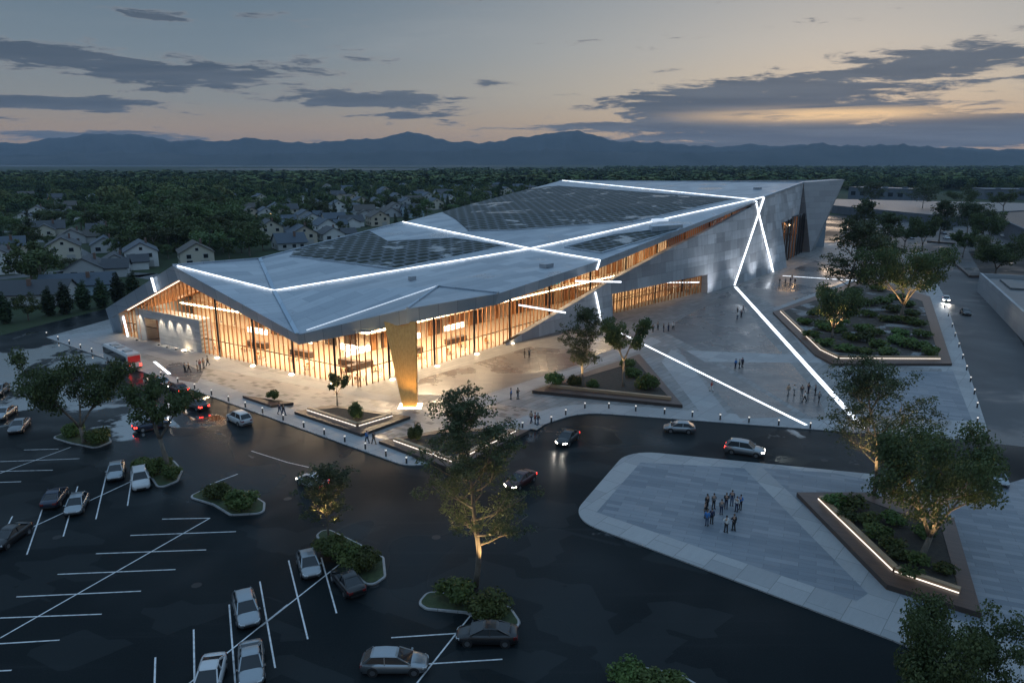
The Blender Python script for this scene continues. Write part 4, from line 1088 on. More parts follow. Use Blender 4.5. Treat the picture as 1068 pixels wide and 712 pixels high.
# clipped and leafy shrubs
def leaf_mat(name, dark, mid, light, var=1.0):
    def fn(t, b):
        p = pos(t); n = t.noise(p, .55, 3, .6); f = t.noise(p, 5.0, 2, .6)
        oi = t.node('ShaderNodeObjectInfo').outputs['Random']
        c = t.ramp(t.math('ADD', t.math('MULTIPLY', n, .6), t.math('MULTIPLY', f, .4)), [(.34, dark), (.5, mid), (.64, light)])
        hsv = t.node('ShaderNodeHueSaturation'); t.put(hsv.inputs['Hue'], t.math('MULTIPLY_ADD', oi, .07*var, .49-.035*var)); t.put(hsv.inputs['Value'], t.math('MULTIPLY_ADD', oi, var, 1-.5*var)); t.put(hsv.inputs['Color'], c)
        t.put(b.inputs['Base Color'], hsv.outputs[0]); b.inputs['Roughness'].default_value = .6
        tl = t.node('ShaderNodeBsdfTranslucent'); t.put(tl.inputs[0], hsv.outputs[0])
        mx = t.node('ShaderNodeMixShader'); mx.inputs[0].default_value = .25
        t.l.new(b.outputs[0], mx.inputs[1]); t.l.new(tl.outputs[0], mx.inputs[2]); t.l.new(mx.outputs[0], t.n['Material Output'].inputs[0])
    return mat(name, fn=fn, spec=.25)
M_leaf = leaf_mat('oak_leaves', (.036,.060,.024), (.070,.105,.038), (.120,.150,.055))
M_leaf_grey = leaf_mat('gum_leaves', (.034,.050,.026), (.064,.088,.042), (.105,.125,.060), .25)
M_leaf_near = leaf_mat('shade_tree_leaves', (.034,.056,.022), (.066,.098,.036), (.112,.142,.052), .3)
M_leaf_shrub = leaf_mat('shrub_leaves', (.042,.068,.020), (.080,.120,.034), (.135,.175,.052))
M_leaf_dark = leaf_mat('conifer_leaves', (.022,.036,.018), (.036,.058,.027), (.056,.080,.034))
def f_bark(t, b):
    n = t.noise(t.mapping(pos(t), scale=(4,4,.8)), 1.5, 5, .7)
    t.put(b.inputs['Base Color'], t.ramp(n, [(.3, (.07,.055,.042)), (.7, (.22,.185,.15))]))
    t.put(b.inputs['Normal'], t.bump(n, .6, .05))
M_bark = mat('bark', fn=f_bark, rough=.85)
def leaves(centres, radii, counts, size, rng, flat=.85):
    """quads spread through ellipsoid clumps -> (V, F)"""
    Vs = []
    for c, r, n in zip(centres, radii, counts):
        d = rng.normal(size=(n,3)); d /= np.linalg.norm(d, axis=1)[:,None]
        rad = rng.random(n)**.45
        P = np.asarray(c)+d*rad[:,None]*np.asarray(r)
        nrm = d*.7+rng.normal(size=(n,3))*.6+np.array([0,0,.35]); nrm /= np.linalg.norm(nrm, axis=1)[:,None]
        a = np.cross(nrm, rng.normal(size=(n,3))); a /= np.linalg.norm(a, axis=1)[:,None]; b = np.cross(nrm, a)
        s = size*(.6+.8*rng.random(n))[:,None]; a *= s; b *= s*.62
        Vs.append(np.stack([P-a*.5, P-b*.5+a*.1, P+a*.5, P+b*.5+a*.05], 1).reshape(-1,3))
    V = np.concatenate(Vs); F = np.arange(len(V)).reshape(-1,4)
    return V, F
def shrub_mesh(seed, n=900, size=.16, kind=0):
    rng = np.random.default_rng(seed); c, r, k = [], [], []
    for i in range(9 if kind == 0 else 5):
        a = rng.random()*6.28; q = rng.random()**.5*.55
        c.append((math.cos(a)*q, math.sin(a)*q, .45+.3*rng.random()-.25*q)); rr = .34+.16*rng.random(); r.append((rr, rr, rr*.85)); k.append(n//9)
    V, F = leaves(c, r, k, size, rng); V[:,2] = np.maximum(V[:,2], .0)
    return np_mesh('foliage', V, F, M_leaf_shrub)
SHM = [shrub_mesh(i, 2000, .15) for i in range(5)]
SHM_S = [shrub_mesh(20+i, 600, .22) for i in range(3)]
nsh = [0]
def shrub(px, py, d, h, label, z=.15, group=None, small=False, mat_=None):
    p = G(px, py, z); L = SHM_S if small else SHM
    o = bpy.data.objects.new('shrub', L[nsh[0] % len(L)]); COL.objects.link(o); nsh[0] += 1
    o.location = p; o.scale = (d/1.5, d/1.5, h/1.05); o.rotation_euler = (0,0,nsh[0]*1.7)
    return tag(o, label, 'shrub', group)
for a in ((472,626,3.4,2.0,'broad shrub at the foot of the tall tree, nearer the empty bays'), (508,640,3.4,2.0,'broad shrub beside the black saloon under the tall tree'),
  (344,577,2.9,1.9,'rounded shrub at the foot of the small island tree'), (364,587,2.9,2.1,'middle rounded shrub on the island behind the black saloon'), (381,592,2.7,2.0,'end shrub on the curved island tip behind the black saloon'), (371,598,2.0,1.3,'low shrub pressed against the black saloon bay'),
  (227,519,2.8,1.8,'shrub on the narrow island beside empty bays, farther from the road'), (254,529,3.4,2.2,'fuller shrub at the rounded tip of the empty narrow island'),
  (150,491,2.8,1.8,'shrub between the white car and the leaning island tree'), (166,493,3.0,2.0,'shrub in the middle of the leaning tree island'), (180,498,2.2,1.6,'small shrub at the tip beyond the leaning tree'),
  (78,453,2.8,1.8,'shrub left of the trunk of the wide dark tree'), (101,461,3.4,2.2,'dense shrub right of the trunk of the wide dark tree'),
  (655,712,2.6,1.8,'shrub at the bottom frame edge on the cut off island'), (688,722,3.4,1.9,'wide shrub cut by the bottom frame edge beside another shrub')):
    shrub(*a)
for a in ((284,417,1.9,1.7,'single clipped shrub glowing green in the thin wedge planter'), (371,437,1.8,2.8,'pointed little evergreen lit from below in the deck planter'), (434,460,1.9,2.6,'pointed little evergreen lit from below in the corner planter'),
  (578,402,3.0,2.4,'dark rounded shrub at the left tip of the triangular planter'), (600,403,2.6,2.0,'yellow green shrub under the first tree of the triangular planter'), (620,404.5,2.2,1.4,'low shrub between the trunks in the triangular planter'), (676,406,3.4,2.8,'leafy lime shrub at the corner of the triangular planter'), (660,393,2.8,2.0,'shrub behind the second trunk in the triangular planter'), (655,383,2.6,1.8,'shrub at the apex of the triangular planter')):
    shrub(*a, z=.5)
for i, (x, y, d, h) in enumerate(((846,352,4,1.8),(872,347,4.2,1.9),(860,360,4.0,1.6),(886,355,4.4,2.0),(901,356,4.6,2.2),(916,362,4,1.8),(933,357,4.6,2.0),(945,361,4.4,2.0),(958,365,4.2,2.2),(927,335,5,1.8),(943,337,5,1.9),(955,340,4.6,1.9),(952,329,5,1.8),(905,318,5,1.8),(921,316,5,1.8),(893,305,5,1.8),(915,303,5,1.8),(935,312,4.6,1.7),(838,338,3.6,1.8),(850,330,4,1.9),(866,320,4,1.8),(884,327,4.4,1.6),(876,340,4.2,1.9),(862,344,4,1.7),(900,345,4.6,2.0),(912,350,4.2,1.8),(890,318,4.4,1.9),(940,350,4.4,1.9),(961,352,4.2,1.8),(930,325,4.6,1.9),(948,320,4.4,1.9),(905,330,4.2,1.7),(880,366,4,1.5),(900,369,4,1.5),(925,370,4,1.6),(856,340,3.6,1.6),(968,371,3.6,2.6))):
    shrub(x, y, d, h, 'low rounded shrub in the large garden bed', z=.5, group='low shrubs filling the large garden bed', small=True)
for i, (x, y, d, h) in enumerate(((872,527,2.6,1.4),(890,530,3,1.6),(905,545,2.8,1.4),(916,560,2.8,1.4),(928,572,2.6,1.3),(940,582,2.6,1.2),(955,588,2.4,1.2),(884,541,2.2,1.1),(965,560,2.6,1.4),(930,545,2.6,1.2),(948,600,2.0,.9),(985,598,2.2,1.1))):
    shrub(x, y, d, h, 'low dark shrub in the V shaped deck planter', z=.6, group='low shrubs filling the V shaped planter', small=True)
p = G(284,417,1); lamp('POINT', (p.x+.6,p.y-1.2,.8), 9, (1,.8,.45), .1)
for x, y in ((371,437),(434,460)): p = G(x,y,.5); lamp('POINT', (p.x+.5,p.y-1.1,.75), 14, (1,.8,.45), .1)
# ---------------------------------------------------------------- trees close to the hall
def rot2(v, a): return Vector((v.x*math.cos(a)-v.y*math.sin(a), v.x*math.sin(a)+v.y*math.cos(a), v.z))
def limb(mb, p, d, L, r, rng, n=5, up=.15, wob=.18):
    """one bent tapering limb -> its points"""
    pts, rs = [Vector(p)], [r]; d = Vector(d).normalized()
    for k in range(n):
        d = (d+Vector((rng.normal()*wob, rng.normal()*wob, rng.normal()*wob*.5+up*.5))).normalized()
        pts.append(pts[-1]+d*(L/n)); rs.append(r*(1-.8*(k+1)/n))
    mb.tube(pts, rs, 6); return pts, d
def tree_geo(style, H, Rr, seed, n_leaf, lsize):
    rng = np.random.default_rng(seed); mb = MB(); C, RR, K = [], [], []
    def clump(p, r, w=1.0): C.append((p.x, p.y, p.z)); RR.append((r, r, r*.72)); K.append(w*r**2)
    if style == 'gum':
        tp = [Vector((0,0,0))]; rs = [.0125*H]; d = Vector((rng.normal()*.05, rng.normal()*.05, 1))
        for k in range(9):
            d = (d+Vector((rng.normal()*.07, rng.normal()*.07, .25))).normalized(); tp.append(tp[-1]+d*H*.94/9); rs.append(.0125*H*(1-.9*(k+1)/9))
        mb.tube(tp, rs, 8)
        nl = 26
        for i in range(nl):
            f = .26+.70*i/(nl-1); k = f*9; q = tp[int(k)].lerp(tp[min(9, int(k)+1)], k % 1)
            a = i*2.4+rng.normal()*.4; env = (1-abs((f-.50)/.56)**1.7)*.95+.14
            L = Rr*env*(.6+.55*rng.random()); dd = Vector((math.cos(a), math.sin(a), .35+.6*f))
            pts, de = limb(mb, q, dd, L*1.1, .0055*H*(1.2-f), rng, 5, .12)
            for j, w in ((2,.4),(3,.8),(4,.9),(5,1.0)):
                for _ in range(3): clump(pts[j]+Vector((rng.normal()*.13*Rr, rng.normal()*.13*Rr, rng.normal()*.08*Rr)), Rr*(.07+.11*rng.random()), w)
            for s in (-1, 1):
                p2, _ = limb(mb, pts[2], rot2(de, s*.8), L*.6, .003*H, rng, 4, .1)
                for j in (2, 3, 4): clump(p2[j]+Vector((rng.normal()*.06*Rr, rng.normal()*.06*Rr, rng.normal()*.05*Rr)), Rr*(.08+.08*rng.random()), .9)
        for _ in range(5): clump(tp[-1]+Vector((rng.normal()*.1*Rr, rng.normal()*.1*Rr, -.04*H+rng.random()*.05*H)), Rr*.13)
    else:
        forks = 4 if style == 'oak' else 3
        th = H*(.16 if style == 'oak' else .32)
        tp, dt = limb(mb, (0,0,0), (rng.normal()*.06, rng.normal()*.06, 1), th, .024*H, rng, 3, .3, .06)
        mb.tube([Vector((0,0,-.05)), Vector((0,0,th*.25)), tp[-1]], [.034*H, .024*H, .019*H], 8)
        for i in range(forks):
            a = i*2*PI/forks+rng.normal()*.3; sl = .62+.3*rng.random()
            Lm = math.hypot(Rr*.62, (H-th)*.5)
            pts, d = limb(mb, tp[-1]-Vector((0,0,.1)), (math.cos(a)*sl, math.sin(a)*sl, 1), Lm, .015*H, rng, 5, .06, .13)
            for j in range(5):
                b = a+rng.normal()*.75; st = pts[2+j % 4]
                dd = Vector((math.cos(b), math.sin(b), .15+.6*rng.random()))
                p2, d2 = limb(mb, st, dd, Rr*(.45+.3*rng.random()), .007*H, rng, 4, .10, .2)
                for k in (2, 3, 4): clump(p2[k]+Vector((rng.normal()*.05*Rr, rng.normal()*.05*Rr, .04*H*rng.random())), Rr*(.15+.12*rng.random()))
                for s in (-1, 1):
                    p3, _ = limb(mb, p2[2], rot2(d2, s*.9)+Vector((0,0,.2)), Rr*.32, .004*H, rng, 3, .1); clump(p3[-1], Rr*(.14+.1*rng.random()))
            for _ in range(3): clump(pts[-1]+Vector((rng.normal()*.22*Rr, rng.normal()*.22*Rr, (rng.random()-.2)*.14*H)), Rr*(.17+.12*rng.random()))
    zlo = H*(.34 if style == 'oak' else .30)
    keep = [i for i in range(len(C)) if C[i][2] > zlo+RR[i][2]*.5]; C = [C[i] for i in keep]; RR = [RR[i] for i in keep]; K = [K[i] for i in keep]
    K = np.array(K); K = np.maximum(8, (K/K.sum()*n_leaf)).astype(int)
    V, F = leaves(C, RR, K, lsize, rng)
    return mb, V, F
def big_tree(label, px, py, top, width, style, seed, n=9000, ls=.34, z=.15, leaf=None, name=None, lean=None, up=0, upcol=(1,.66,.30)):
    b = G(px, py, z); H = hgt(b, px if top is None else px, top)-z
    t = (b.y*CP-(b.z-CAM_H)*SP); Rr = width*t/FPX/2
    mb, V, F = tree_geo(style, H, Rr, seed, n, ls)
    # fit crown to the measured height and spread
    zt = np.percentile(V[:,2], 99.5); k = H/zt; rad = np.percentile(np.hypot(V[:,0], V[:,1]), 90 if style == 'gum' else 96); kr = Rr/rad
    V = V*np.array([kr, kr, k]); mb.v = [(x*kr, y*kr, zz*k) for x, y, zz in mb.v]
    if lean: V[:,0] += lean*np.clip(V[:,2]/H, 0, 1)**1.2; mb.v = [(x+lean*max(0, zz/H)**1.2, y, zz) for x, y, zz in mb.v]
    o = thing(name or ('gum_tree' if style == 'gum' else 'shade_tree'), label, 'tree', b, 0)
    mb.build('trunk', M_bark, o, smooth=True, recalc=True)
    c = bpy.data.objects.new('crown', np_mesh('crown', V, F, leaf or (M_leaf_grey if style == 'gum' else M_leaf_near))); COL.objects.link(c); c.parent = o
    if up:
        for a in (-.9, .9, 3.6):
            q = b+Vector((math.sin(a)*Rr*.62, -math.cos(a)*Rr*.62, 2.15)); lamp('SPOT', q, up*1.5, upcol, .12, b+Vector((0,0,H*.55)), 88, blend=.8)
        u = MB().tube([(0,0,0), (0,0,.22)], [.14,.16], 8).build('ground_uplight', M_steel, None, loc=b+Vector((math.sin(.9)*Rr*.42, -math.cos(.9)*Rr*.42, 0)))
        tag(u, 'small ground uplight at the foot of the '+label.split(' ')[0]+' '+' '.join(label.split(' ')[1:6]), 'uplight')
    return o
big_tree('tall gum tree with lit lower limbs on the bottom centre parking island', 496, 612, 408, 96, 'gum', 3, 21000, .18, up=1900)
big_tree('small airy tree on the curved island behind the grey hatchback', 343, 560, 484, 50, 'gum', 5, 6000, .19, up=1100)
big_tree('leaning leafy tree on the island beside the parked white car', 176, 492, 398, 68, 'round', 8, 6500, .30)
big_tree('wide dark spreading tree on the upper island near the bus', 88, 462, 368, 100, 'oak', 9, 14000, .34, lean=-1.0)
big_tree('small lit tree in the dark deck planter before the glass front', 352, 425, 388, 27, 'round', 12, 2500, .26, up=240)
big_tree('taller gum tree of the pair in the triangular planter', 608, 407, 319, 42, 'gum', 14, 8000, .24, up=1040)
big_tree('rounder tree of the pair in the triangular planter', 650, 405, 331, 52, 'round', 15, 6500, .32, up=640)
big_tree('tall slender gum tree with lit trunk behind the V shaped planter', 911, 519, 372, 100, 'gum', 17, 16000, .22, up=1680)
big_tree('broad spreading tree with uplit branching trunk in the V shaped planter', 961, 583, 446, 146, 'oak', 18, 19000, .28, lean=2.4, up=1200)
big_tree('leafy treetop rising over the bottom corner of the frame', 985, 790, 636, 170, 'oak', 21, 24000, .22)
big_tree('tall gum tree rising beside the doorway light line in the garden bed', 879, 322, 229, 54, 'gum', 23, 11000, .42, z=.5)
big_tree('low uplit tree at the near tip of the large garden bed', 868, 352, 298, 62, 'oak', 24, 9000, .4, z=.5, up=1680)
big_tree('wide domed tree with brightly uplit trunk in the large garden bed', 940, 331, 256, 86, 'oak', 25, 15000, .44, z=.5, up=2800)
big_tree('slim gum tree behind the domed garden tree', 918, 285, 222, 34, 'gum', 26, 6000, .5)
big_tree('dark tree standing just beside the leaning prow', 893, 272, 208, 30, 'gum', 27, 6000, .55)
big_tree('small round tree standing alone in the far court', 943, 261, 233, 26, 'round', 28, 5000, .6)
big_tree('slender tree by the low kerb among the far parked cars', 979, 254, 209, 25, 'gum', 29, 5000, .55)
big_tree('round tree on the kerb point at the street junction', 1004, 268, 240, 30, 'round', 30, 5000, .6)
big_tree('big dark domed tree overhanging the parapet terrace', 1038, 286, 245, 60, 'oak', 31, 12000, .55)
big_tree('dark round tree before the brown walled yard', 1028, 258, 222, 44, 'oak', 32, 8000, .6)
big_tree('dark upright tree at the end of the upper road deck', 1046, 222, 197, 30, 'round', 41, 5000, .6, z=5.5)
big_tree('dark tree on the upper road deck behind the far court', 962, 217, 192, 30, 'gum', 42, 5000, .6, z=5.5)
big_tree('rounded tree on the upper road deck above the brown yard', 1003, 219, 196, 32, 'round', 43, 5000, .6, z=5.5)
big_tree('slim dark tree on the upper road deck close to the prow', 908, 214, 190, 26, 'gum', 44, 4500, .6, z=5.5)
big_tree('leafy tree between the far court and the brown yard', 1018, 246, 214, 34, 'round', 45, 6000, .6)
big_tree('tree behind the white coach in the far court', 962, 262, 226, 34, 'oak', 46, 6000, .6)
big_tree('feathery tree at the far edge of the court beside upper road', 1008, 246, 210, 32, 'gum', 33, 5500, .6)
# ---------------------------------------------------------------- trees of the neighbourhood: six kinds of crown, each tree its own object
def far_template(kind, seed, n, ls):
    rng = np.random.default_rng(seed); C, R_, K = [], [], []
    if kind == 'cone':
        for i in range(14):
            f = i/13; r = 2.1*(1-f)**.8+.25; a = i*2.4
            C.append((math.cos(a)*r*.3, math.sin(a)*r*.3, 1.4+8.4*f)); R_.append((r*.85, r*.85, .9)); K.append(r*r)
        th = 1.5
    elif kind == 'column':
        for i in range(9):
            f = i/8; r = 1.25*math.sin(PI*(.12+.80*f)**.8)+.15
            C.append((rng.normal()*.12, rng.normal()*.12, .8+8.6*f)); R_.append((r, r, 1.0)); K.append(r*r)
        th = .8
    else:
        rr = {'round':3.6, 'broad':4.6, 'tall':2.9}[kind]; zc = {'round':6.0, 'broad':5.6, 'tall':6.2}[kind]; hz = {'round':3.4, 'broad':3.0, 'tall':4.0}[kind]
        for i in range(22):
            d = rng.normal(size=3); d /= np.linalg.norm(d); q = .55+.4*rng.random()
            C.append((d[0]*rr*q, d[1]*rr*q, zc+d[2]*hz*q)); r = (.9+.8*rng.random())*rr/3.6; R_.append((r, r, r*.8)); K.append(r*r)
        th = zc-hz*.4
    K = np.maximum(3, np.array(K)/sum(K)*n).astype(int)
    V, F = leaves(C, R_, K, ls, rng)
    return V, F, th
TP = {}
for k, (kind, n, ls) in dict(round=('round',1500,.62), round2=('round',1500,.6), broad=('broad',1700,.66), tall=('tall',1500,.6), cone=('cone',1300,.55), column=('column',2200,.48)).items():
    V, F, th = far_template(kind, len(k)*7+n, n, ls)
    lm = M_leaf_dark if kind in ('cone','column') else M_leaf
    cm = np_mesh('crown', V, F, lm)
    mb = MB().tube([(0,0,-.1), (.05,.03,th*.6), (0,.05,th+1.6)], [.28,.2,.08], 7)
    if kind not in ('cone','column'):
        for a in (0, 2.1, 4.2): mb.tube([(0,.04,th*.8), (math.cos(a)*1.3, math.sin(a)*1.3, th+1.6)], [.13,.05], 5)
    tm = mb.build('trunk', M_bark); TP[k] = (tm.data, cm); bpy.data.objects.remove(tm)
def mid_tree(kind, p, h, label, group=None, name=None, wide=1.0):
    o = thing(name or {'cone':'conifer', 'column':'cypress_tree'}.get(kind, 'garden_tree'), label, 'tree', p, random.random()*6.28, group)
    s = h/10; o.scale = (s*wide, s*wide, s)
    for nm, me in zip(('trunk','crown'), TP[kind]):
        c = bpy.data.objects.new(nm, me); COL.objects.link(c); c.parent = o
    return o
CY = [(6,337,305),(52,329,299),(69,327,294),(88,323,292),(107,321,290),(124,317,285),(140,313,282)]
for i, (x, y, t) in enumerate(CY):
    b = G(x, y)
    mid_tree('column', b, hgt(b, x, t), ('first','second','third','fourth','fifth','sixth','last')[i]+' dark cypress of the row bordering the wet lot, counted from the frame edge', 'cypress row beside the wet lot', wide=1.9)
b = G(30,334); mid_tree('round', b, hgt(b, 30, 303), 'bushy green tree standing among the cypress row', None)
# ---------------------------------------------------------------- houses
WALLC = dict(white=(.64,.64,.63), cream=(.56,.52,.43), grey=(.44,.45,.46), tan=(.52,.45,.36), blue=(.33,.42,.48))
ROOFC = dict(charcoal=(.030,.034,.042), slate=(.038,.055,.078), brown=(.05,.042,.036))
def f_siding(c):
    def fn(t, b):
        _, _, z = t.xyz(objc(t)); w = t.math('FRACT', t.math('MULTIPLY', z, 3.5)); n = t.noise(objc(t), .8, 4, .6)
        cc = t.mix(t.math('MULTIPLY', n, .25), c, tuple(.6*k for k in c)); cc = t.mix(t.math('MULTIPLY', t.math('LESS_THAN', w, .12), .3), cc, tuple(.5*k for k in c))
        t.put(b.inputs['Base Color'], cc)
    return fn
def f_shingle(c):
    def fn(t, b):
        n = t.noise(objc(t), 2.5, 5, .7); g = t.noise(objc(t), .35, 3, .6)
        t.put(b.inputs['Base Color'], t.mix(t.math('ADD', t.math('MULTIPLY', n, .5), t.math('MULTIPLY', g, .3)), tuple(.7*k for k in c), tuple(1.5*k for k in c)))
    return fn
MW = {k: mat('siding_'+k, fn=f_siding(c), rough=.7) for k, c in WALLC.items()}
MR = {k: mat('shingles_'+k, fn=f_shingle(c), rough=.6) for k, c in ROOFC.items()}
M_win = mat('house_window', (.02,.026,.032), .1); M_frame = mat('window_frame', (.5,.5,.49), .5); M_door = mat('house_door', (.10,.075,.06), .5); M_garage = mat('garage_door', (.36,.36,.35), .5)
M_winlit = mat('lit_house_window', (.3,.2,.1), .3, emit=(1,.62,.28), strength=1.6)
HP = {}
def house_proto(w, d, h, wall, roof, wing, detail, lit):
    """ridge along local y; gable end faces -y"""
    o = thing('house', 'x', 'house'); rh = w*.29; e = .5
    mw, mr = MW[wall], MR[roof]
    def block(x0, x1, y0, y1, hh, axis, rr):
        m = MB(); xm, ym = (x0+x1)/2, (y0+y1)/2
        if axis == 'y': pr = [(x0,0),(x1,0),(x1,hh),(xm,hh+rr),(x0,hh)]; m.loft([[(x,y0,z) for x, z in pr], [(x,y1,z) for x, z in pr]])
        else: pr = [(y0,0),(y1,0),(y1,hh),(ym,hh+rr),(y0,hh)]; m.loft([[(x0,y,z) for y, z in pr], [(x1,y,z) for y, z in pr]])
        wl = m.build('wall', mw, o)
        t = .22; m = MB()
        if axis == 'y': hw = (x1-x0)/2; k = rr/hw; pr = [(x0-e,hh-k*e+.04),(xm,hh+rr+.04),(x1+e,hh-k*e+.04),(x1+e,hh-k*e+t),(xm,hh+rr+t),(x0-e,hh-k*e+t)]; m.loft([[(x,y0-e,z) for x, z in pr], [(x,y1+e,z) for x, z in pr]])
        else: hw = (y1-y0)/2; k = rr/hw; pr = [(y0-e,hh-k*e+.04),(ym,hh+rr+.04),(y1+e,hh-k*e+t-.18),(y1+e,hh-k*e+t),(ym,hh+rr+t),(y0-e,hh-k*e+t)]; m.loft([[(x0-e,y,z) for y, z in pr], [(x1+e,y,z) for y, z in pr]])
        return wl, m.build('roof', mr, o)
    wl, rf = block(-w/2, w/2, -d/2, d/2, h, 'y', rh)
    if wing: block(w/2-.4, w/2+w*.62, -d/2+1.0, d/2-d*.30, h*.62 if h > 4 else h*.95, 'x', w*.22)
    if detail:
        MB().box((w*.2, d*.15, h+rh*.7), (.7,.9,rh*1.1)).build('chimney', mat('chimney_brick', (.16,.10,.08), .8), rf)
    k = [0]
    def win(x, y, z, ww, wh, face):
        if face == 'f': dm, df, off = (ww,.06,wh), (ww+.24,.04,wh+.24), (0,-.03,0)
        else: s = 1 if face == 'r' else -1; dm, df, off = (.06,ww,wh), (.04,ww+.24,wh+.24), (s*.03,0,0)
        a = MB().box((x+off[0], y+off[1], z), dm).build('window', M_winlit if lit and k[0] in (1, 4) else M_win, o); k[0] += 1
        if detail: MB().box((x+off[0]*.5, y+off[1]*.5, z), df).build('window_frame', M_frame, a)
    ys = -d/2-.01
    if h > 4:
        for x in (-w*.25, w*.25): win(x, ys, h-1.3, 1.5, 1.4, 'f')
        win(0, ys, h+rh*.35, 1.0, 1.0, 'f')
    win(-w*.24, ys, 1.6, 1.9, 1.5, 'f')
    MB().box((w*.22, ys-.02, 1.2), (2.8 if not wing else 1.1, .08, 2.3)).build('garage_door' if not wing else 'front_door', M_garage if not wing else M_door, o)
    for f, x in (('l', -w/2-.01), ('r', w/2+.01)):
        if f == 'r' and wing: continue
        for yy in (-d*.28, d*.05, d*.32):
            for zz in ((1.6, h-1.3) if h > 4 else (1.6,)): win(x, yy, zz, 1.5, 1.3, f)
    if wing and detail: win(w/2+w*.62+.01, 0, 1.6, 1.5, 1.3, 'r')
    return o
HOUSES = []
def house(px, py, w, d, h, rz, wall, roof, wing, label=None, group=None, detail=False, lit=False):
    k = (w, d, h, wall, roof, wing, detail, lit); p = G(px, py)
    if k not in HP: HP[k] = house_proto(*k); o = HP[k]; o.location = p; o.rotation_euler = (0,0,rz); tag(o, label, None, group)
    else: o = dup(HP[k], p, rz, label, group)
    HOUSES.append((p, max(w, d)*.62, o)); return o
A1, A2_ = R(28), R(-52)
near = [(20,316,10,26,3.0,R(-80),'grey','charcoal',False,'long low grey house behind the cypress row at the frame edge'),
 (84,306,9,18,3.0,R(-70),'blue','slate',False,'long low blue grey house behind the middle cypresses'),
 (92,288,11,13,3.2,R(20),'grey','charcoal',True,'single storey grey house with charcoal roof just above the cypress row'),
 (148,276,10.5,15,5.4,A1,'white','slate',False,'bright white gabled two storey house nearest the hall gable'),
 (121,281,9,12,3.0,A1,'white','charcoal',True,'low white bungalow next to the bright gabled house'),
 (68,270,11,15,5.4,A1,'cream','charcoal',False,'cream gabled house with dark garage above the low blue house'),
 (110,262,10,13,3.2,A1,'grey','slate',False,'small grey gabled house in front of the dense trees'),
 (4,284,11,13,5.2,A1,'white','charcoal',False,'white house cut by the frame edge behind the big round tree'),
 (108,248,13,13,3.2,R(-64),'tan','charcoal',True,'wide dark roofed tan bungalow under the dense trees'),
 (40,229,11,14,5.6,A1,'white','charcoal',True,'large white two storey house with wing at the far edge of the estate'),
 (26,236,10,12,5.2,A1,'white','slate',False,'white gabled house directly before the large winged white house'),
 (52,244,12,14,3.2,R(-60),'cream','charcoal',True,'cream bungalow with broad charcoal roof in the left estate'),
 (76,253,11,13,3.2,A1,'grey','brown',True,'grey bungalow with brown roof between the cream houses'),
 (8,264,11,13,3.4,R(-60),'tan','slate',False,'tan house with slate roof at the frame edge'),
 (205,276,11,13,5.0,A1,'cream','brown',False,'cream house peeking over the hall gable'),
 (281,248,11,14,5.6,A1,'cream','charcoal',True,'cream two storey house with small gable nearest the roof edge'),
 (315,254,11,13,5.2,A1,'tan','slate',False,'tan gabled house lowest of the estate above the hall roof'),
 (345,250,10,13,3.2,A1,'white','charcoal',True,'low white house with wing beside the tan gabled house'),
 (302,259,12,12,3.0,R(-60),'grey','slate',False,'dark roofed grey bungalow touching the hall roof edge')]
for a in near: house(*a[:9], a[9], None, True)
rest = [(348,233),(325,233),(352,221),(333,215),(317,212),(373,207),(400,207),(394,235),(380,227),(342,199),(362,201),(413,211),(453,218),(467,213),(431,215),(441,204),(478,200),(493,200),(518,194),(286,215),(271,212),(320,203),(401,203),(435,206),(453,198),(489,197.5),(472,204),(499,193),(516,197),(533,195),(546,194.5),(108,221),(226,221),(149,221),(189,226),(300,226),(277,230),(412,224),(430,226),(375,216),(505,206),(527,203),(548,200),(386,198),(421,198),(300,204),(352,208),(564,196),(256,221),(130,236),(170,214),(238,212),(70,222),(88,232),(60,212),(96,209),(28,209),(132,226),(196,208),(222,228),(166,232),(288,224),(262,230),(318,229),(338,240),(366,236),(296,236),(372,221),(392,217),(404,226),(424,217),(446,210),(460,206),(484,207),(496,202),(512,201),(540,199),(556,199),(340,207),(366,213)]
wn_, rn_ = list(WALLC), list(ROOFC); rr = random.Random(5); seen = {}
for (x, y) in rest:
    wall = rr.choice(['white','white','cream','grey','tan','blue']); roof = rr.choice(rn_); two = rr.random() < .55; wing = rr.random() < .5; turn = rr.random() < .6
    zone = 'left of the dense trees' if x < 215 else ('beyond the front half of the hall roof' if x < 395 else 'beyond the rear half of the hall roof')
    zone = {'left of the dense trees':'left of dense trees', 'beyond the front half of the hall roof':'beyond front roof half', 'beyond the rear half of the hall roof':'beyond rear roof half'}[zone]
    lb = f"{wall if wall != 'blue' else 'blue'} {'two storey' if two else 'low'} house with {roof} roof{' and side wing' if wing else ''}, {'gable end showing' if turn else 'long eaves showing'}, {zone}"
    lb = lb.replace(' showing', '')
    house(x, y, 10.5, 13, 5.3 if two else 3.2, (A1 if turn else R(-62))+(rr.random()-.5)*.25, wall, roof, wing, lb, None, False, rr.random() < .18)
    seen.setdefault(lb, []).append(HOUSES[-1][2])
for lb, os_ in seen.items():
    if len(os_) > 1:
        for o in os_: o['group'] = 'houses alike, '+' '.join(lb.split()[:3])+' '+lb.split(', ')[-1]
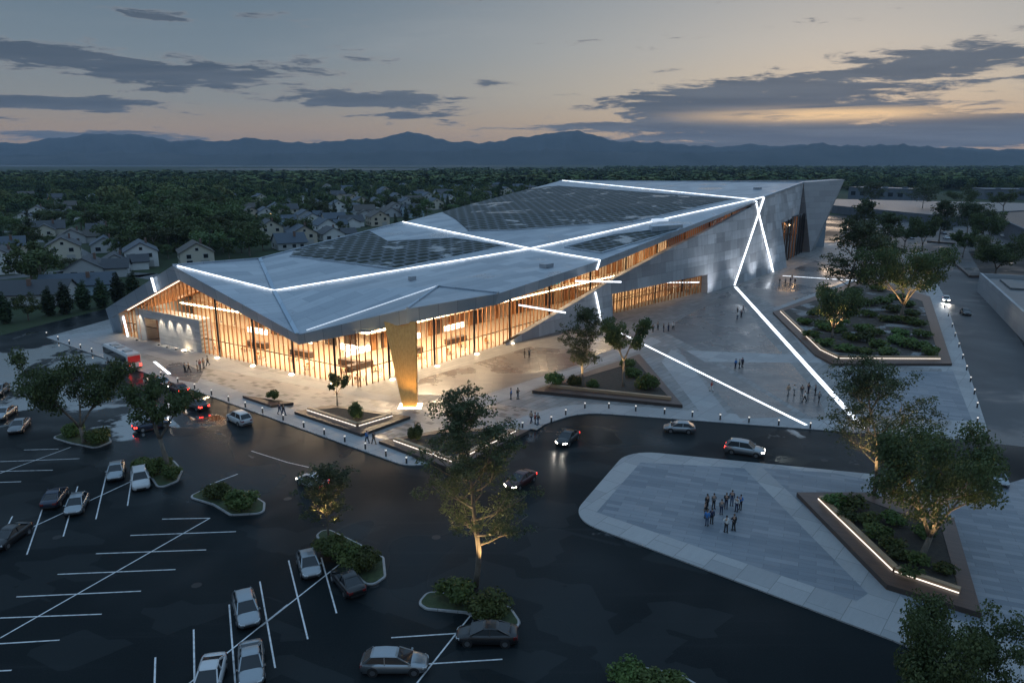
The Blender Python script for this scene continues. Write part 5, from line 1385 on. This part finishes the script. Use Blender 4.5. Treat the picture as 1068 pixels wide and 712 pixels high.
# estate streets between the rows of houses
M_lane = mat('estate_lane', (.07,.073,.078), .6)
for i, pts in enumerate(([(-60,296),(70,283),(150,287),(180,292)], [(-20,250),(60,252),(95,272),(60,300)], [(-20,243),(40,240),(110,252),(130,262)], [(240,236),(300,240),(370,244)], [(260,222),(330,224),(400,229)], [(280,208),(360,213),(440,220),(480,216)], [(330,200),(430,208),(520,201)], [(440,199),(560,197)])):
    P = [G(x, y) for x, y in pts]; o = None
    mb = MB()
    for a, b in zip(P[:-1], P[1:]):
        d = (b-a).normalized(); n = Vector((-d.y, d.x, 0))*4.0
        mb.quad(*[(q.x, q.y, .01+.004*i) for q in (a-n-d*2, b-n+d*2, b+n+d*2, a+n-d*2)])
    tag(mb.build('lane', M_lane), kind='structure')
# ---------------------------------------------------------------- low buildings and walls to the east
def f_conc(c):
    def fn(t, b):
        n = t.noise(t.mapping(pos(t), scale=(1,1,.3)), .4, 6, .65)
        t.put(b.inputs['Base Color'], t.ramp(n, [(.3, tuple(.7*k for k in c)), (.7, c)]))
    return fn
M_pale = mat('pale_render', fn=f_conc((.34,.36,.38)), rough=.6); M_darkwall = mat('dark_retaining_concrete', fn=f_conc((.10,.115,.135)), rough=.7); M_deckc = mat('terrace_concrete', fn=f_conc((.11,.115,.12)), rough=.45); M_brown = mat('brown_roofing', fn=f_conc((.20,.13,.095)), rough=.7); M_bluewall = mat('blue_grey_cladding', fn=f_conc((.11,.14,.175)), rough=.5)
def f_parapet(t, b):
    p = pos(t); x, y, z = t.xyz(p); c, m = t.brick(t.comb(t.math('ADD', x, y), z, 0), 7.0, 2.0, .03, (.24,.255,.27), (.30,.315,.33), (.13,.14,.15))
    n = t.noise(p, .5, 5, .65); t.put(b.inputs['Base Color'], t.mix(t.math('MULTIPLY', n, .4), c, (.24,.25,.27)))
M_parapet = mat('parapet_panels', fn=f_parapet, rough=.55)
o = thing('terrace_building', 'low terrace building with pale panelled parapet wall beside the side street', 'building', G(1018,306), world=True)
wa, wb = G(1019,304), G(1120,412); d = (wb-wa).normalized(); n = Vector((d.y, -d.x, 0)); n = n if n.x > 0 else -n
hw_ = hgt(wa, 1019, 284.5)
def wbox(name, s0, s1, d0, d1, z0, z1, m):
    a, b = wa+d*s0, wa+d*s1
    return MB().prism([a+n*d0, b+n*d0, b+n*d1, a+n*d1], z0, z1).build(name, m, o)
Lw = (wb-wa).length
wbox('parapet', 0, Lw, 0, .6, 0, hw_, M_parapet); wbox('end_wall', 0, .6, .602, 45, 0, hw_-.1, M_parapet); wbox('terrace_deck', .602, Lw, .602, 45, 0, hw_-1.1, M_deckc)
wbox('planter_box', 6, 22, 4, 7, hw_-1.1, hw_-.6, M_deckc); wbox('roof_unit', 12, 17, 12, 16, hw_-1.1, hw_+1.1, M_pale); wbox('roof_unit', 4, 8, 20, 26, hw_-1.1, hw_+.9, M_bluewall); wbox('skylight', 26, 34, 9, 13, hw_-1.1, hw_-.2, M_pale)
def block(name, label, cat, base, depth, top, mwall, mroof, over=.4, extra=None):
    """long block standing on the line base (two photo measurements), reaching back by depth"""
    a, b = G(*base[0]), G(*base[1]); d = (b-a).normalized(); n = Vector((-d.y, d.x, 0)); n = n if n.y > 0 else -n
    h = hgt((a+b)/2, (base[0][0]+base[1][0])/2, top); o = thing(name, label, cat, a, world=True)
    MB().prism([a, b, b+n*depth, a+n*depth], 0, h).build('wall', mwall, o)
    e = n*over
    MB().prism([a-e-d*over, b-e+d*over, b+n*depth+e+d*over, a+n*depth+e-d*over], h+.002, h+.35).build('roof', mroof, o)
    if extra: extra(o, a, b, d, n, h)
    return o
def ex(o, a, b, d, n, h):
    L = (b-a).length; k = int(L//9)
    for i in range(k):
        c = a+d*(9*i+5)-n*.03; MB().box((c.x, c.y, h*.55), (4.5,.08,h*.3), math.atan2(d.y, d.x)).build('window', M_win, o)
    for i in range(3):
        c = a+d*L*(.2+.3*i)+n*9; MB().box((c.x, c.y, h+.9), (4,3,1.4), math.atan2(d.y, d.x)).build('roof_unit', M_bluewall, o)
block('warehouse', 'long low blue grey warehouse above the terrace road near the prow', 'building', ((884,208.5),(951,211.5)), 26, 196.5, M_bluewall, M_bluewall, .4, ex)
block('warehouse', 'grey roofed shed at the far corner beyond the upper road', 'building', ((1026,208),(1110,209)), 40, 198, M_bluewall, M_darkwall, .4, ex)
def deck(name, label, px, z, mwall, mtop):
    o = thing(name, label, 'wall', G(*px[0]), world=True); P = [G(x, y, z) for x, y in px]
    MB().prism(P, -.02, z-.3).build('wall', mwall, o); MB().prism(P, z-.298, z).build('road_deck', mtop, o)
deck('terrace_wall', 'dark retaining wall carrying the pale upper road above the far court', [(868,214),(995,226),(1024,221),(1120,224),(1120,213),(868,207.5)], 5.5, M_darkwall, M_deckc)
o = thing('yard_building', 'brown flat roofed building with dark walls at the frame edge', 'building', G(1028,236), world=True)
zy = hgt(G(1028,236), 1028, 222.5); P = [G(x, y, zy) for x, y in ((1029,222.5),(1130,268),(1240,262),(1160,216))]
MB().prism(P, -.02, zy-.05).build('wall', M_darkwall, o); MB().prism(inset(P, .8), zy-.04, zy+.06).build('roof', M_brown, o)
mb = MB()
for i in range(4): mb.beam(P[i]+Vector((0,0,.35)), P[(i+1)%4]+Vector((0,0,.35)), .7, .7)
mb.build('parapet', M_darkwall, o)
def kerbline(pts, label):
    P = [G(x, y) for x, y in pts]; mb = MB()
    for a, b in zip(P[:-1], P[1:]): mb.beam(a+Vector((0,0,.35)), b+Vector((0,0,.35)), .8, .7)
    tag(mb.build('kerb_wall', M_cor), label, 'low wall')
kerbline([(987,267.5),(1012,289.5)], 'dark low wall pointing into the street junction'); kerbline([(1012,289.5),(1045,289)], 'dark low wall edging the bed before the parapet terrace')
kerbline([(967,252.5),(996,255)], 'dark low kerb wall behind the far court cars'); kerbline([(905,249),(930,250.5)], 'dark low kerb wall near the slim gum in the far court')
# ---------------------------------------------------------------- trees of the wood and the gardens
SIL = [(-100,345),(110,330),(180,277),(290,268),(420,232),(585,188),(835,189),(881,187),(900,200),(1200,203)]
def sil(x):
    for (a, b), (c, d_) in zip(SIL[:-1], SIL[1:]):
        if a <= x < c: return b+(d_-b)*(x-a)/(c-a)
    return 190
def dens(x, y):
    if x > 880: return 1.0 if y < 199 else 0
    if y > sil(x)+5: return 0
    if y < 190: return 1.0
    if x < 240 and y < 228: return .30 if y > 203 else .85
    if 112 < x < 262 and y < 280: return 1.0
    if x < 215: return .21
    if y < 195: return .55
    return .24
cand = []; grid = {}
def free(p, r):
    i, j = int(p.x//12), int(p.y//12)
    for a in range(i-1, i+2):
        for b in range(j-1, j+2):
            for q in grid.get((a, b), ()):
                if (q.x-p.x)**2+(q.y-p.y)**2 < r*r: return False
    return True
rt = random.Random(21)
for _ in range(26000):
    Y = 175+(1050-175)*rt.random()**.75; X = (rt.random()*2-1)*.78*Y
    p = Vector((X, Y, 0)); x, y = proj(p)
    if rt.random() > dens(x, y): continue
    if X > -112 and Y < 330 and X < 140 and y > sil(x)-1: continue
    if X < -95 and Y < 196: continue
    if -108 < X < -60 and Y < 205: continue
    if not free(p, 6.4): continue
    if any((h[0]-p).length < h[1]+2.5 for h in HOUSES): continue
    u = p.normalized()                             # keep the fronts of the houses open to view
    if rt.random() < .97 and any(0 < h[0].dot(u)-p.length < 46 and (h[0]-u*h[0].dot(u)).length < 8.5 for h in HOUSES): continue
    grid.setdefault((int(X//12), int(Y//12)), []).append(p); cand.append(p)
for (x, y, t, k, lb) in ((34,300,246,'round','big dark round tree towering over the cypress row'), (46,306,258,'round2','second big dark tree merging with the giant above the cypresses'),(150,262,228,'round','tall dense tree behind the bright white gabled house')):
    b = G(x, y); mid_tree(k, b, hgt(b, x, t), lb, None, wide=1.1)
cand.sort(key=lambda p: p.length)
vis = [p for p in cand if -40 < proj(p)[0] < 1108]
NI = 262; ind = vis[:NI]; s_ind = {id(p) for p in ind}; restp = [p for p in cand if id(p) not in s_ind]
size_w = [('small',8.5),('middling',10.5),('tall',13),('very tall',15.5)]; used = {}
def hname(o):
    l = o['label']; return l.split(',')[0].split(' with ')[0] if ',' in l else ' '.join(l.split()[:6])
for p in ind:
    x, y = proj(p); k = rt.choice(['round','round2','broad','tall','round','broad','cone'])
    est = (x > 240 or x < 112 or y > 262) and y > 192
    sz, h = rt.choice(((('small',6.3),('middling',8.0),('tall',12.5)) if est else (('middling',11.5),('tall',15),('very tall',18.5)))); h *= .9+.2*rt.random()
    shape = {'round':'round', 'round2':'full round', 'broad':'broad', 'tall':'upright', 'cone':'pointed'}[k]
    hs = min(HOUSES, key=lambda q: (q[0]-p).length); dv = p-hs[0]
    if dv.length < 34:
        hx, hy = proj(hs[0]); rel = ('behind' if y < hy-3 else 'in front of' if y > hy+3 else ('left of' if x < hx else 'right of'))
        lb = f"{sz} {shape} tree {rel} the {hname(hs[2])}"
    else:
        lb = f"{sz} {shape} tree in the dense wood " + ('beyond the left estate' if x < 110 else 'behind the hall gable' if x < 262 else 'beyond the hall roof' if x < 860 else 'beyond the long warehouse')
    o = mid_tree(k, p, h, ' '.join(lb.split()[:16]), None, wide=.95+.3*rt.random()); used.setdefault(o['label'], []).append(o)
for lb, os_ in used.items():
    if len(os_) > 1:
        for o in os_: o['group'] = 'trees alike: '+lb
# the far wood: everything beyond, one mass
FT = []
for i in range(6):
    V, F, th = far_template(['round','broad','tall','round','cone','broad'][i], 90+i, 420, 1.1); FT.append(V)
FT2 = []
for i in range(4):
    V, F, th = far_template(['round','broad','tall','cone'][i], 190+i, 90, 2.4); FT2.append(V)
def merge(points, templ, h0, h1, wide, name, m):
    out = []; tone = []
    for p in points:
        V = templ[rt.randrange(len(templ))]; s = (h0+(h1-h0)*rt.random())/10; a = rt.random()*6.28; c, si = math.cos(a), math.sin(a); w = s*wide
        tone.append(np.full(len(V)//4, rt.random(), np.float32))
        out.append(np.stack([(V[:,0]*c-V[:,1]*si)*w+p[0], (V[:,0]*si+V[:,1]*c)*w+p[1], V[:,2]*s], 1))
    V = np.concatenate(out).astype(np.float32); F = np.arange(len(V)).reshape(-1,4)
    me = np_mesh(name, V, F, m); at = me.attributes.new('tone', 'FLOAT', 'FACE'); at.data.foreach_set('value', np.concatenate(tone))
    o = bpy.data.objects.new(name, me); COL.objects.link(o)
    return tag(o, kind='stuff')
def f_wood_far(t, b):
    p = pos(t); n = t.noise(p, .02, 3, .6); f = t.noise(p, .7, 3, .6)
    at = t.node('ShaderNodeAttribute', attribute_name='tone').outputs['Fac']
    v = t.math('ADD', t.math('MULTIPLY', at, .55), t.math('ADD', t.math('MULTIPLY', n, .3), t.math('MULTIPLY', f, .25)))
    t.put(b.inputs['Base Color'], t.ramp(v, [(.28, (.022,.042,.024)), (.5, (.058,.094,.038)), (.7, (.105,.142,.052)), (.85, (.15,.165,.065))]))
M_far = mat('far_foliage', fn=f_wood_far, rough=.8, spec=.15)
lowp = lambda p: (240 < proj(p)[0] < 620 and proj(p)[1] > 192) or (proj(p)[0] < 112 and proj(p)[1] > 203)
merge([p for p in restp if not lowp(p)], FT, 10, 19, 1.15, 'distant_woodland', M_far)
merge([p for p in restp if lowp(p)], FT, 6, 12.5, 1.15, 'estate_greenery', M_far)
far = []
for _ in range(5200):
    Y = 1000+3300*rt.random()**1.25; X = (rt.random()*2-1)*.80*Y
    if Y > (1950 if X < -.12*Y else 2700 if X < .12*Y else 3900): continue
    far.append((X, Y))
merge(far, FT2, 11, 17, 2.2, 'distant_forest', M_far)
# pale roofs lost among the far trees
for i, (x, y, w) in enumerate(((148,188,40),(215,202,30),(250,199,26),(130,199,22),(395,186,40),(700,186,36),(760,187,50),(742,189,24))):
    a, b = (x-w*.25, y), (x+w*.25, y+.6)
    block('distant_building', ('long pale roof among the far trees at the left estate','blue roofed hall deep in the dense wood','small pale hall beside the blue roofed one','pale shed left of the blue roofed hall in the wood','long flat building on the plain beyond the estate','low pale building over the hall rear roof edge','wider low building over the rear roof edge','small low building between others over the rear roof edge')[i], 'building', (a, b), 18, y-4, M_bluewall, M_pale, .3)
# ---------------------------------------------------------------- plain, lake and hills
def f_lake(t, b):
    b.inputs['Roughness'].default_value = .12
M_lake = mat('lake_water', (.03,.045,.06), fn=f_lake)
sheet('lake', [(-9000,6200),(-3600,5200),(-900,4900),(300,5200),(-400,5900),(-3000,6600),(-9000,7400)], .05, M_lake)
sheet('lake_inlet', [(-1500,3300),(-500,3150),(200,3350),(-300,3700),(-1300,3700)], .05, M_lake)
def f_hill(t, b):
    p = pos(t); n = t.noise(p, .002, 6, .6)
    t.put(b.inputs['Base Color'], t.ramp(n, [(.3, (.03,.04,.035)), (.7, (.07,.075,.07))]))
M_hill = mat('hill_scrub', fn=f_hill, rough=1.0, spec=.05)
def hills(name, prof, dist, depth, seed, n=700, m=16):
    """a range whose crest follows the skyline profile (x, y) and falls away in spurs both ways"""
    rng = np.random.default_rng(seed); xs = [q[0] for q in prof]; ys = [q[1] for q in prof]
    X = np.linspace(xs[0], xs[-1], n); Yp = np.interp(X, xs, ys)
    for o, a in ((9,.7),(17,.6),(34,.5),(70,.3),(150,.15)):
        ph = rng.random(3)*6.28; q = X/1068
        Yp = Yp+a*2.6*(np.abs(np.sin(q*3.14*o+ph[0]+1.3*np.sin(q*o*1.1+ph[1])))-.6)
    V = []
    for j in range(m+1):
        f = j/m; D = dist-depth*.5+depth*f
        fall = 1-abs(2*f-1)**1.25
        for i in range(n):
            az = (X[i]-534)/FPX; h = 36+(168-Yp[i])*dist/FPX*1.03
            sp = .16*math.sin(X[i]*.11+f*5+seed)+.10*math.sin(X[i]*.27+f*9)+.06*rng.normal()
            hh = max(-5, h*(fall*(1+sp*(1-fall))) if f != .5 else h)
            V.append((az*D*1.03, D, hh-2))
    F = [(j*n+i, j*n+i+1, (j+1)*n+i+1, (j+1)*n+i) for j in range(m) for i in range(n-1)]
    o = bpy.data.objects.new(name, np_mesh(name, np.array(V), np.array(F), M_hill, True)); COL.objects.link(o); tag(o, kind='structure')
hills('mountains', [(-260,150),(-80,152),(0,153),(60,150),(110,142.5),(145,141),(178,145),(200,148.5),(270,147),(345,150),(400,146),(433,140),(462,147),(500,150),(560,143.5),(597,139),(632,147),(700,152),(750,154),(820,152),(915,155),(1068,157),(1300,155)], 9300, 2600, 4)
hills('foothills', [(-260,161),(0,162),(120,160),(300,161),(430,158),(560,157),(640,159),(720,160),(780,156),(835,151),(880,155),(915,151.5),(960,156),(1068,158),(1300,158)], 7600, 1700, 9)
# evening haze over the whole valley
hz = MB().prism([(-12500,-500),(12500,-500),(12500,11800),(-12500,11800)], -1.5, 425)
def f_haze(t, b):
    v = t.node('ShaderNodeVolumePrincipled'); v.inputs['Color'].default_value = (.55,.70,.92,1); v.inputs['Density'].default_value = HAZE; v.inputs['Anisotropy'].default_value = .1
    t.n.remove(b); t.l.new(v.outputs[0], t.n['Material Output'].inputs['Volume'])
HAZE = 5e-5
if HAZE: o = hz.build('haze', mat('evening_haze', fn=f_haze)); tag(o, kind='stuff')
# ---------------------------------------------------------------- people
M_skin = mat('skin', (.42,.26,.19), .6); M_hair = [mat('hair_dark', (.02,.015,.012), .6), mat('hair_brown', (.09,.05,.03), .6)]
CL = dict(blue=(.03,.16,.42), navy=(.02,.03,.07), black=(.014,.014,.016), white=(.62,.62,.60), grey=(.16,.165,.17), red=(.32,.04,.035), tan=(.33,.25,.17), green=(.05,.10,.06), denim=(.06,.09,.15))
MC = {k: mat('cloth_'+k, c, .8) for k, c in CL.items()}
def skin_mesh(nodes, edges, radii, sub=1):
    me = bpy.data.meshes.new('body'); me.from_pydata(nodes, edges, []); o = bpy.data.objects.new('body', me); COL.objects.link(o)
    md = o.modifiers.new('s', 'SKIN'); sv = me.skin_vertices[0].data
    for i, r in enumerate(radii): sv[i].radius = (r, r) if not hasattr(r, '__len__') else r; sv[i].use_root = (i == 0)
    md.use_smooth_shade = True; sd = o.modifiers.new('d', 'SUBSURF'); sd.levels = sd.render_levels = sub
    dg = bpy.context.evaluated_depsgraph_get(); r = bpy.data.meshes.new_from_object(o.evaluated_get(dg)); bpy.data.objects.remove(o); bpy.data.meshes.remove(me)
    r.polygons.foreach_set('use_smooth', [True]*len(r.polygons)); return r
def pose_joints(pose):
    """joint positions of a 1.74 m figure facing +x"""
    J = dict(pelvis=(0,0,.95), waist=(0,0,1.10), chest=(.01,0,1.30), neck=(.01,0,1.49), headb=(.02,0,1.56), head=(.03,0,1.66))
    sw = {'stand':0, 'walk':.26, 'stride':.36, 'talk':.03, 'fold':0}[pose]
    for s, n in ((1,'l'),(-1,'r')):
        f = sw*s
        J['hip'+n] = (0, .09*s, .90); J['knee'+n] = (f*.55+.03, .10*s, .49); J['ankle'+n] = (f-(.06 if f < 0 else 0), .11*s, .09+(.05 if f < -.1 else 0)); J['toe'+n] = (f+.14, .13*s, .04)
        J['sh'+n] = (0, .18*s, 1.43)
        if pose == 'fold': J['el'+n] = (.05, .25*s, 1.17); J['wr'+n] = (.24, .02*s, 1.18); J['hd'+n] = (.24, -.08*s, 1.20)
        elif pose == 'talk' and s > 0: J['el'+n] = (.06, .25*s, 1.16); J['wr'+n] = (.27, .19*s, 1.24); J['hd'+n] = (.34, .17*s, 1.28)
        else: J['el'+n] = (-f*.35-.03, .25*s, 1.16); J['wr'+n] = (-f*.75+.05, .24*s, .93); J['hd'+n] = (-f*.8+.08, .23*s, .84)
    return J
PB = {}
def person_meshes(pose):
    if pose in PB: return PB[pose]
    J = pose_joints(pose)
    names = ['pelvis','waist','chest','neck','headb','head']+[a+s for s in 'lr' for a in ('hip','knee','ankle','toe','sh','el','wr','hd')]
    ix = {n: i for i, n in enumerate(names)}
    E_ = [('pelvis','waist'),('waist','chest'),('chest','neck'),('neck','headb'),('headb','head')]
    for s in 'lr': E_ += [('pelvis','hip'+s),('hip'+s,'knee'+s),('knee'+s,'ankle'+s),('ankle'+s,'toe'+s),('chest','sh'+s),('sh'+s,'el'+s),('el'+s,'wr'+s),('wr'+s,'hd'+s)]
    rad = dict(pelvis=(.13,.11), waist=(.125,.10), chest=(.15,.11), neck=.05, headb=.075, head=.095)
    for s in 'lr': rad.update({'hip'+s:.085, 'knee'+s:.055, 'ankle'+s:.04, 'toe'+s:.035, 'sh'+s:.055, 'el'+s:.042, 'wr'+s:.03, 'hd'+s:.035})
    body = skin_mesh([J[n] for n in names], [(ix[a], ix[b]) for a, b in E_], [rad[n] for n in names])
    def sub(ns, es, rs): k = {n: i for i, n in enumerate(ns)}; return skin_mesh([J[n] for n in ns], [(k[a], k[b]) for a, b in es], rs)
    top = sub(['waist','pelvis','chest','shl','ell','wrl','shr','elr','wrr'], [('waist','pelvis'),('waist','chest'),('chest','shl'),('shl','ell'),('ell','wrl'),('chest','shr'),('shr','elr'),('elr','wrr')], [(.148,.125),(.155,.135),(.172,.13),.075,.06,.045,.075,.06,.045])
    tr = sub(['pelvis','hipl','kneel','anklel','hipr','kneer','ankler'], [('pelvis','hipl'),('hipl','kneel'),('kneel','anklel'),('pelvis','hipr'),('hipr','kneer'),('kneer','ankler')], [(.15,.125),.105,.078,.06,.105,.078,.06])
    sh = MB()
    for s in 'lr': a, t = Vector(J['ankle'+s]), Vector(J['toe'+s]); sh.tube([a+Vector((-.07,0,-.045)), a+Vector((.03,0,-.02)), t+Vector((.05,0,0))], [.05,.06,.04], 8)
    so = sh.build('shoes', MC['black']); sm = so.data; bpy.data.objects.remove(so)
    h = J['head']; hb = MB().ball((h[0]-.025, 0, h[2]+.025), (.112,.098,.105), 10, 7); ho = hb.build('hair', M_hair[0], smooth=True); hm = ho.data; bpy.data.objects.remove(ho)
    PB[pose] = dict(body=body, shirt=top, trousers=tr, shoes=sm, hair=hm); return PB[pose]
MV = {}
def person(px, py, face, top, legs, pose, label, group=None, hair=0, scale=1.0, z=ZP+.012):
    o = thing('person', label, 'person', G(px, py, z), face, group); o.scale = (scale,)*3
    for part, me in person_meshes(pose).items():
        m = {'body': M_skin, 'shirt': MC[top], 'trousers': MC[legs], 'shoes': MC['black'], 'hair': M_hair[hair]}[part]; k = (pose, part, m.name)
        if k not in MV:
            mm = me.copy(); mm.materials.clear(); mm.materials.append(m); MV[k] = mm
        c = bpy.data.objects.new(part, MV[k]); COL.objects.link(c); c.parent = o
rp = random.Random(3)
def crowd(where, rows, z=ZP+.012, centre=None):
    for (x, y, top, legs, pose, *ex) in rows:
        face = ex[0] if ex else (math.atan2(centre[1]-y, (centre[0]-x)*.35+1e-3)*-1 if centre else rp.random()*6.28)
        w = {'stand':'standing', 'walk':'walking', 'stride':'striding', 'talk':'gesturing', 'fold':'arms folded'}[pose]
        person(x, y, face, top, legs, pose, f"person in {top} top and {legs} trousers {w} {where}", None, rp.randrange(2), .96+.1*rp.random(), z)
crowd('in the group on slate island', [(737,531,'black','black','stand'),(744,530,'grey','black','talk'),(757,530,'black','navy','fold'),(763,527,'navy','denim','stand'),(768,533,'white','navy','stand'),(772,531,'blue','black','talk'),(735,540,'black','grey','fold'),(737,548,'blue','denim','stand'),(742,546,'navy','black','stand'),(757,555,'white','black','talk'),(765,553,'black','black','talk'),(752,536,'grey','navy','stand')], .136, (752,540))
crowd('near the bus', [(193,388,'grey','black','stand'),(197,388,'black','black','walk'),(209,385,'red','grey','talk'),(212.5,383.5,'tan','grey','stand'),(217,381,'tan','black','walk'),(206,386,'white','tan','stand')])
crowd('by the thin wedge planter', [(292,432,'navy','denim','walk',-.5),(296,433,'black','navy','walk',-.5)])
crowd('on the kerb path between planters', [(383,462,'blue','black','walk',2.4),(390,463,'black','black','walk',2.4)])
crowd('beside the timber column court', [(533,416,'blue','navy','stand'),(540,416,'black','grey','talk')])
crowd('in the brown court', [(547,373,'black','black','stand'),(552,373,'grey','black','fold')])
crowd('near the road bend', [(554,441,'tan','navy','walk',.8),(558,442,'red','black','stand'),(561,443,'black','denim','walk',.8)])
crowd('outside the recessed window', [(681,346,'navy','black','stand'),(686,344,'grey','black','talk'),(692,346,'black','denim','stand'),(697,345,'navy','navy','fold'),(702,344,'white','black','walk')])
crowd('between the two floor light lines', [(767,384,'blue','navy','stand'),(771,384,'tan','black','talk'),(774,383,'navy','black','stand'),(742,408,'red','white','walk',2.0)])
crowd('where the widest light line starts', [(769,333,'white','denim','stand'),(773,331,'navy','black','talk'),(769,327,'black','black','stand'),(775,326,'grey','navy','walk')])
crowd('beside the widest light line', [(822,412,'tan','grey','walk'),(828,412,'white','grey','stand'),(836,413,'black','grey','stand'),(839,419,'white','black','walk'),(843,410,'black','navy','stand'),(850,412,'navy','black','talk'),(854,419,'grey','black','walk')])
crowd('at the tip of the triangular planter', [(668,364,'black','black','walk',1.0)])
crowd('outside the tall doorway', [(813,296,'black','grey','stand'),(819,296,'grey','black','stand'),(824,295,'navy','black','talk'),(829,296,'black','black','stand'),(826,292,'black','navy','walk')])
crowd('by the end of the planter terrace', [(641,392,'navy','black','walk',.2)], .135) if False else None
# ---------------------------------------------------------------- café furniture behind the glass
tb0 = thing('cafe_table', 'x', 'table'); MB().tube([(0,0,.70),(0,0,.74)], [.55,.55], 14).build('tabletop', M_inner_wood, tb0); MB().tube([(0,0,.03),(0,0,.7)], [.05,.05], 8).build('pedestal', M_steel, tb0); MB().tube([(0,0,0),(0,0,.03)], [.3,.3], 12).build('foot_plate', M_steel, tb0)
ch0 = thing('cafe_chair', 'x', 'chair'); MB().box((0,0,.44), (.44,.44,.05)).build('seat', M_inner_wood, ch0); MB().box((-.2,0,.72), (.04,.42,.42)).build('backrest', M_inner_wood, ch0)
for x in (-.18,.18):
    for y in (-.18,.18): MB().box((x,y,.21), (.04,.04,.41)).build('leg', M_steel, ch0)
k = 0
for (a, b, n, nn, wh) in ((F0, F1, 6, nf, 'gable front'), (F1, F2, 7, nr, 'long front')):
    for i in range(n):
        p = a.lerp(b, (.42 if nn is nf else .05)+(.56 if nn is nf else .9)*i/n)-nn*(2.6+(i % 2)*2.2); p = Vector((p.x, p.y, Z0+.035)); g_ = 'café tables behind the '+wh
        o = tb0 if k == 0 else dup(tb0, p, 0, 'x', g_); o.location = p; tag(o, 'round café table inside the hall behind the '+wh, None, g_)
        for s in (0, 2.1, 4.2):
            q = p+Vector((math.cos(s)*.85, math.sin(s)*.85, 0)); c = ch0 if (k == 0 and s == 0) else dup(ch0, q, s+PI, 'x', 'café chairs behind the '+wh); c.location = q; c.rotation_euler = (0,0,s+PI); tag(c, 'small timber café chair at a round table behind the '+wh, None, 'café chairs behind the '+wh)
        k += 1
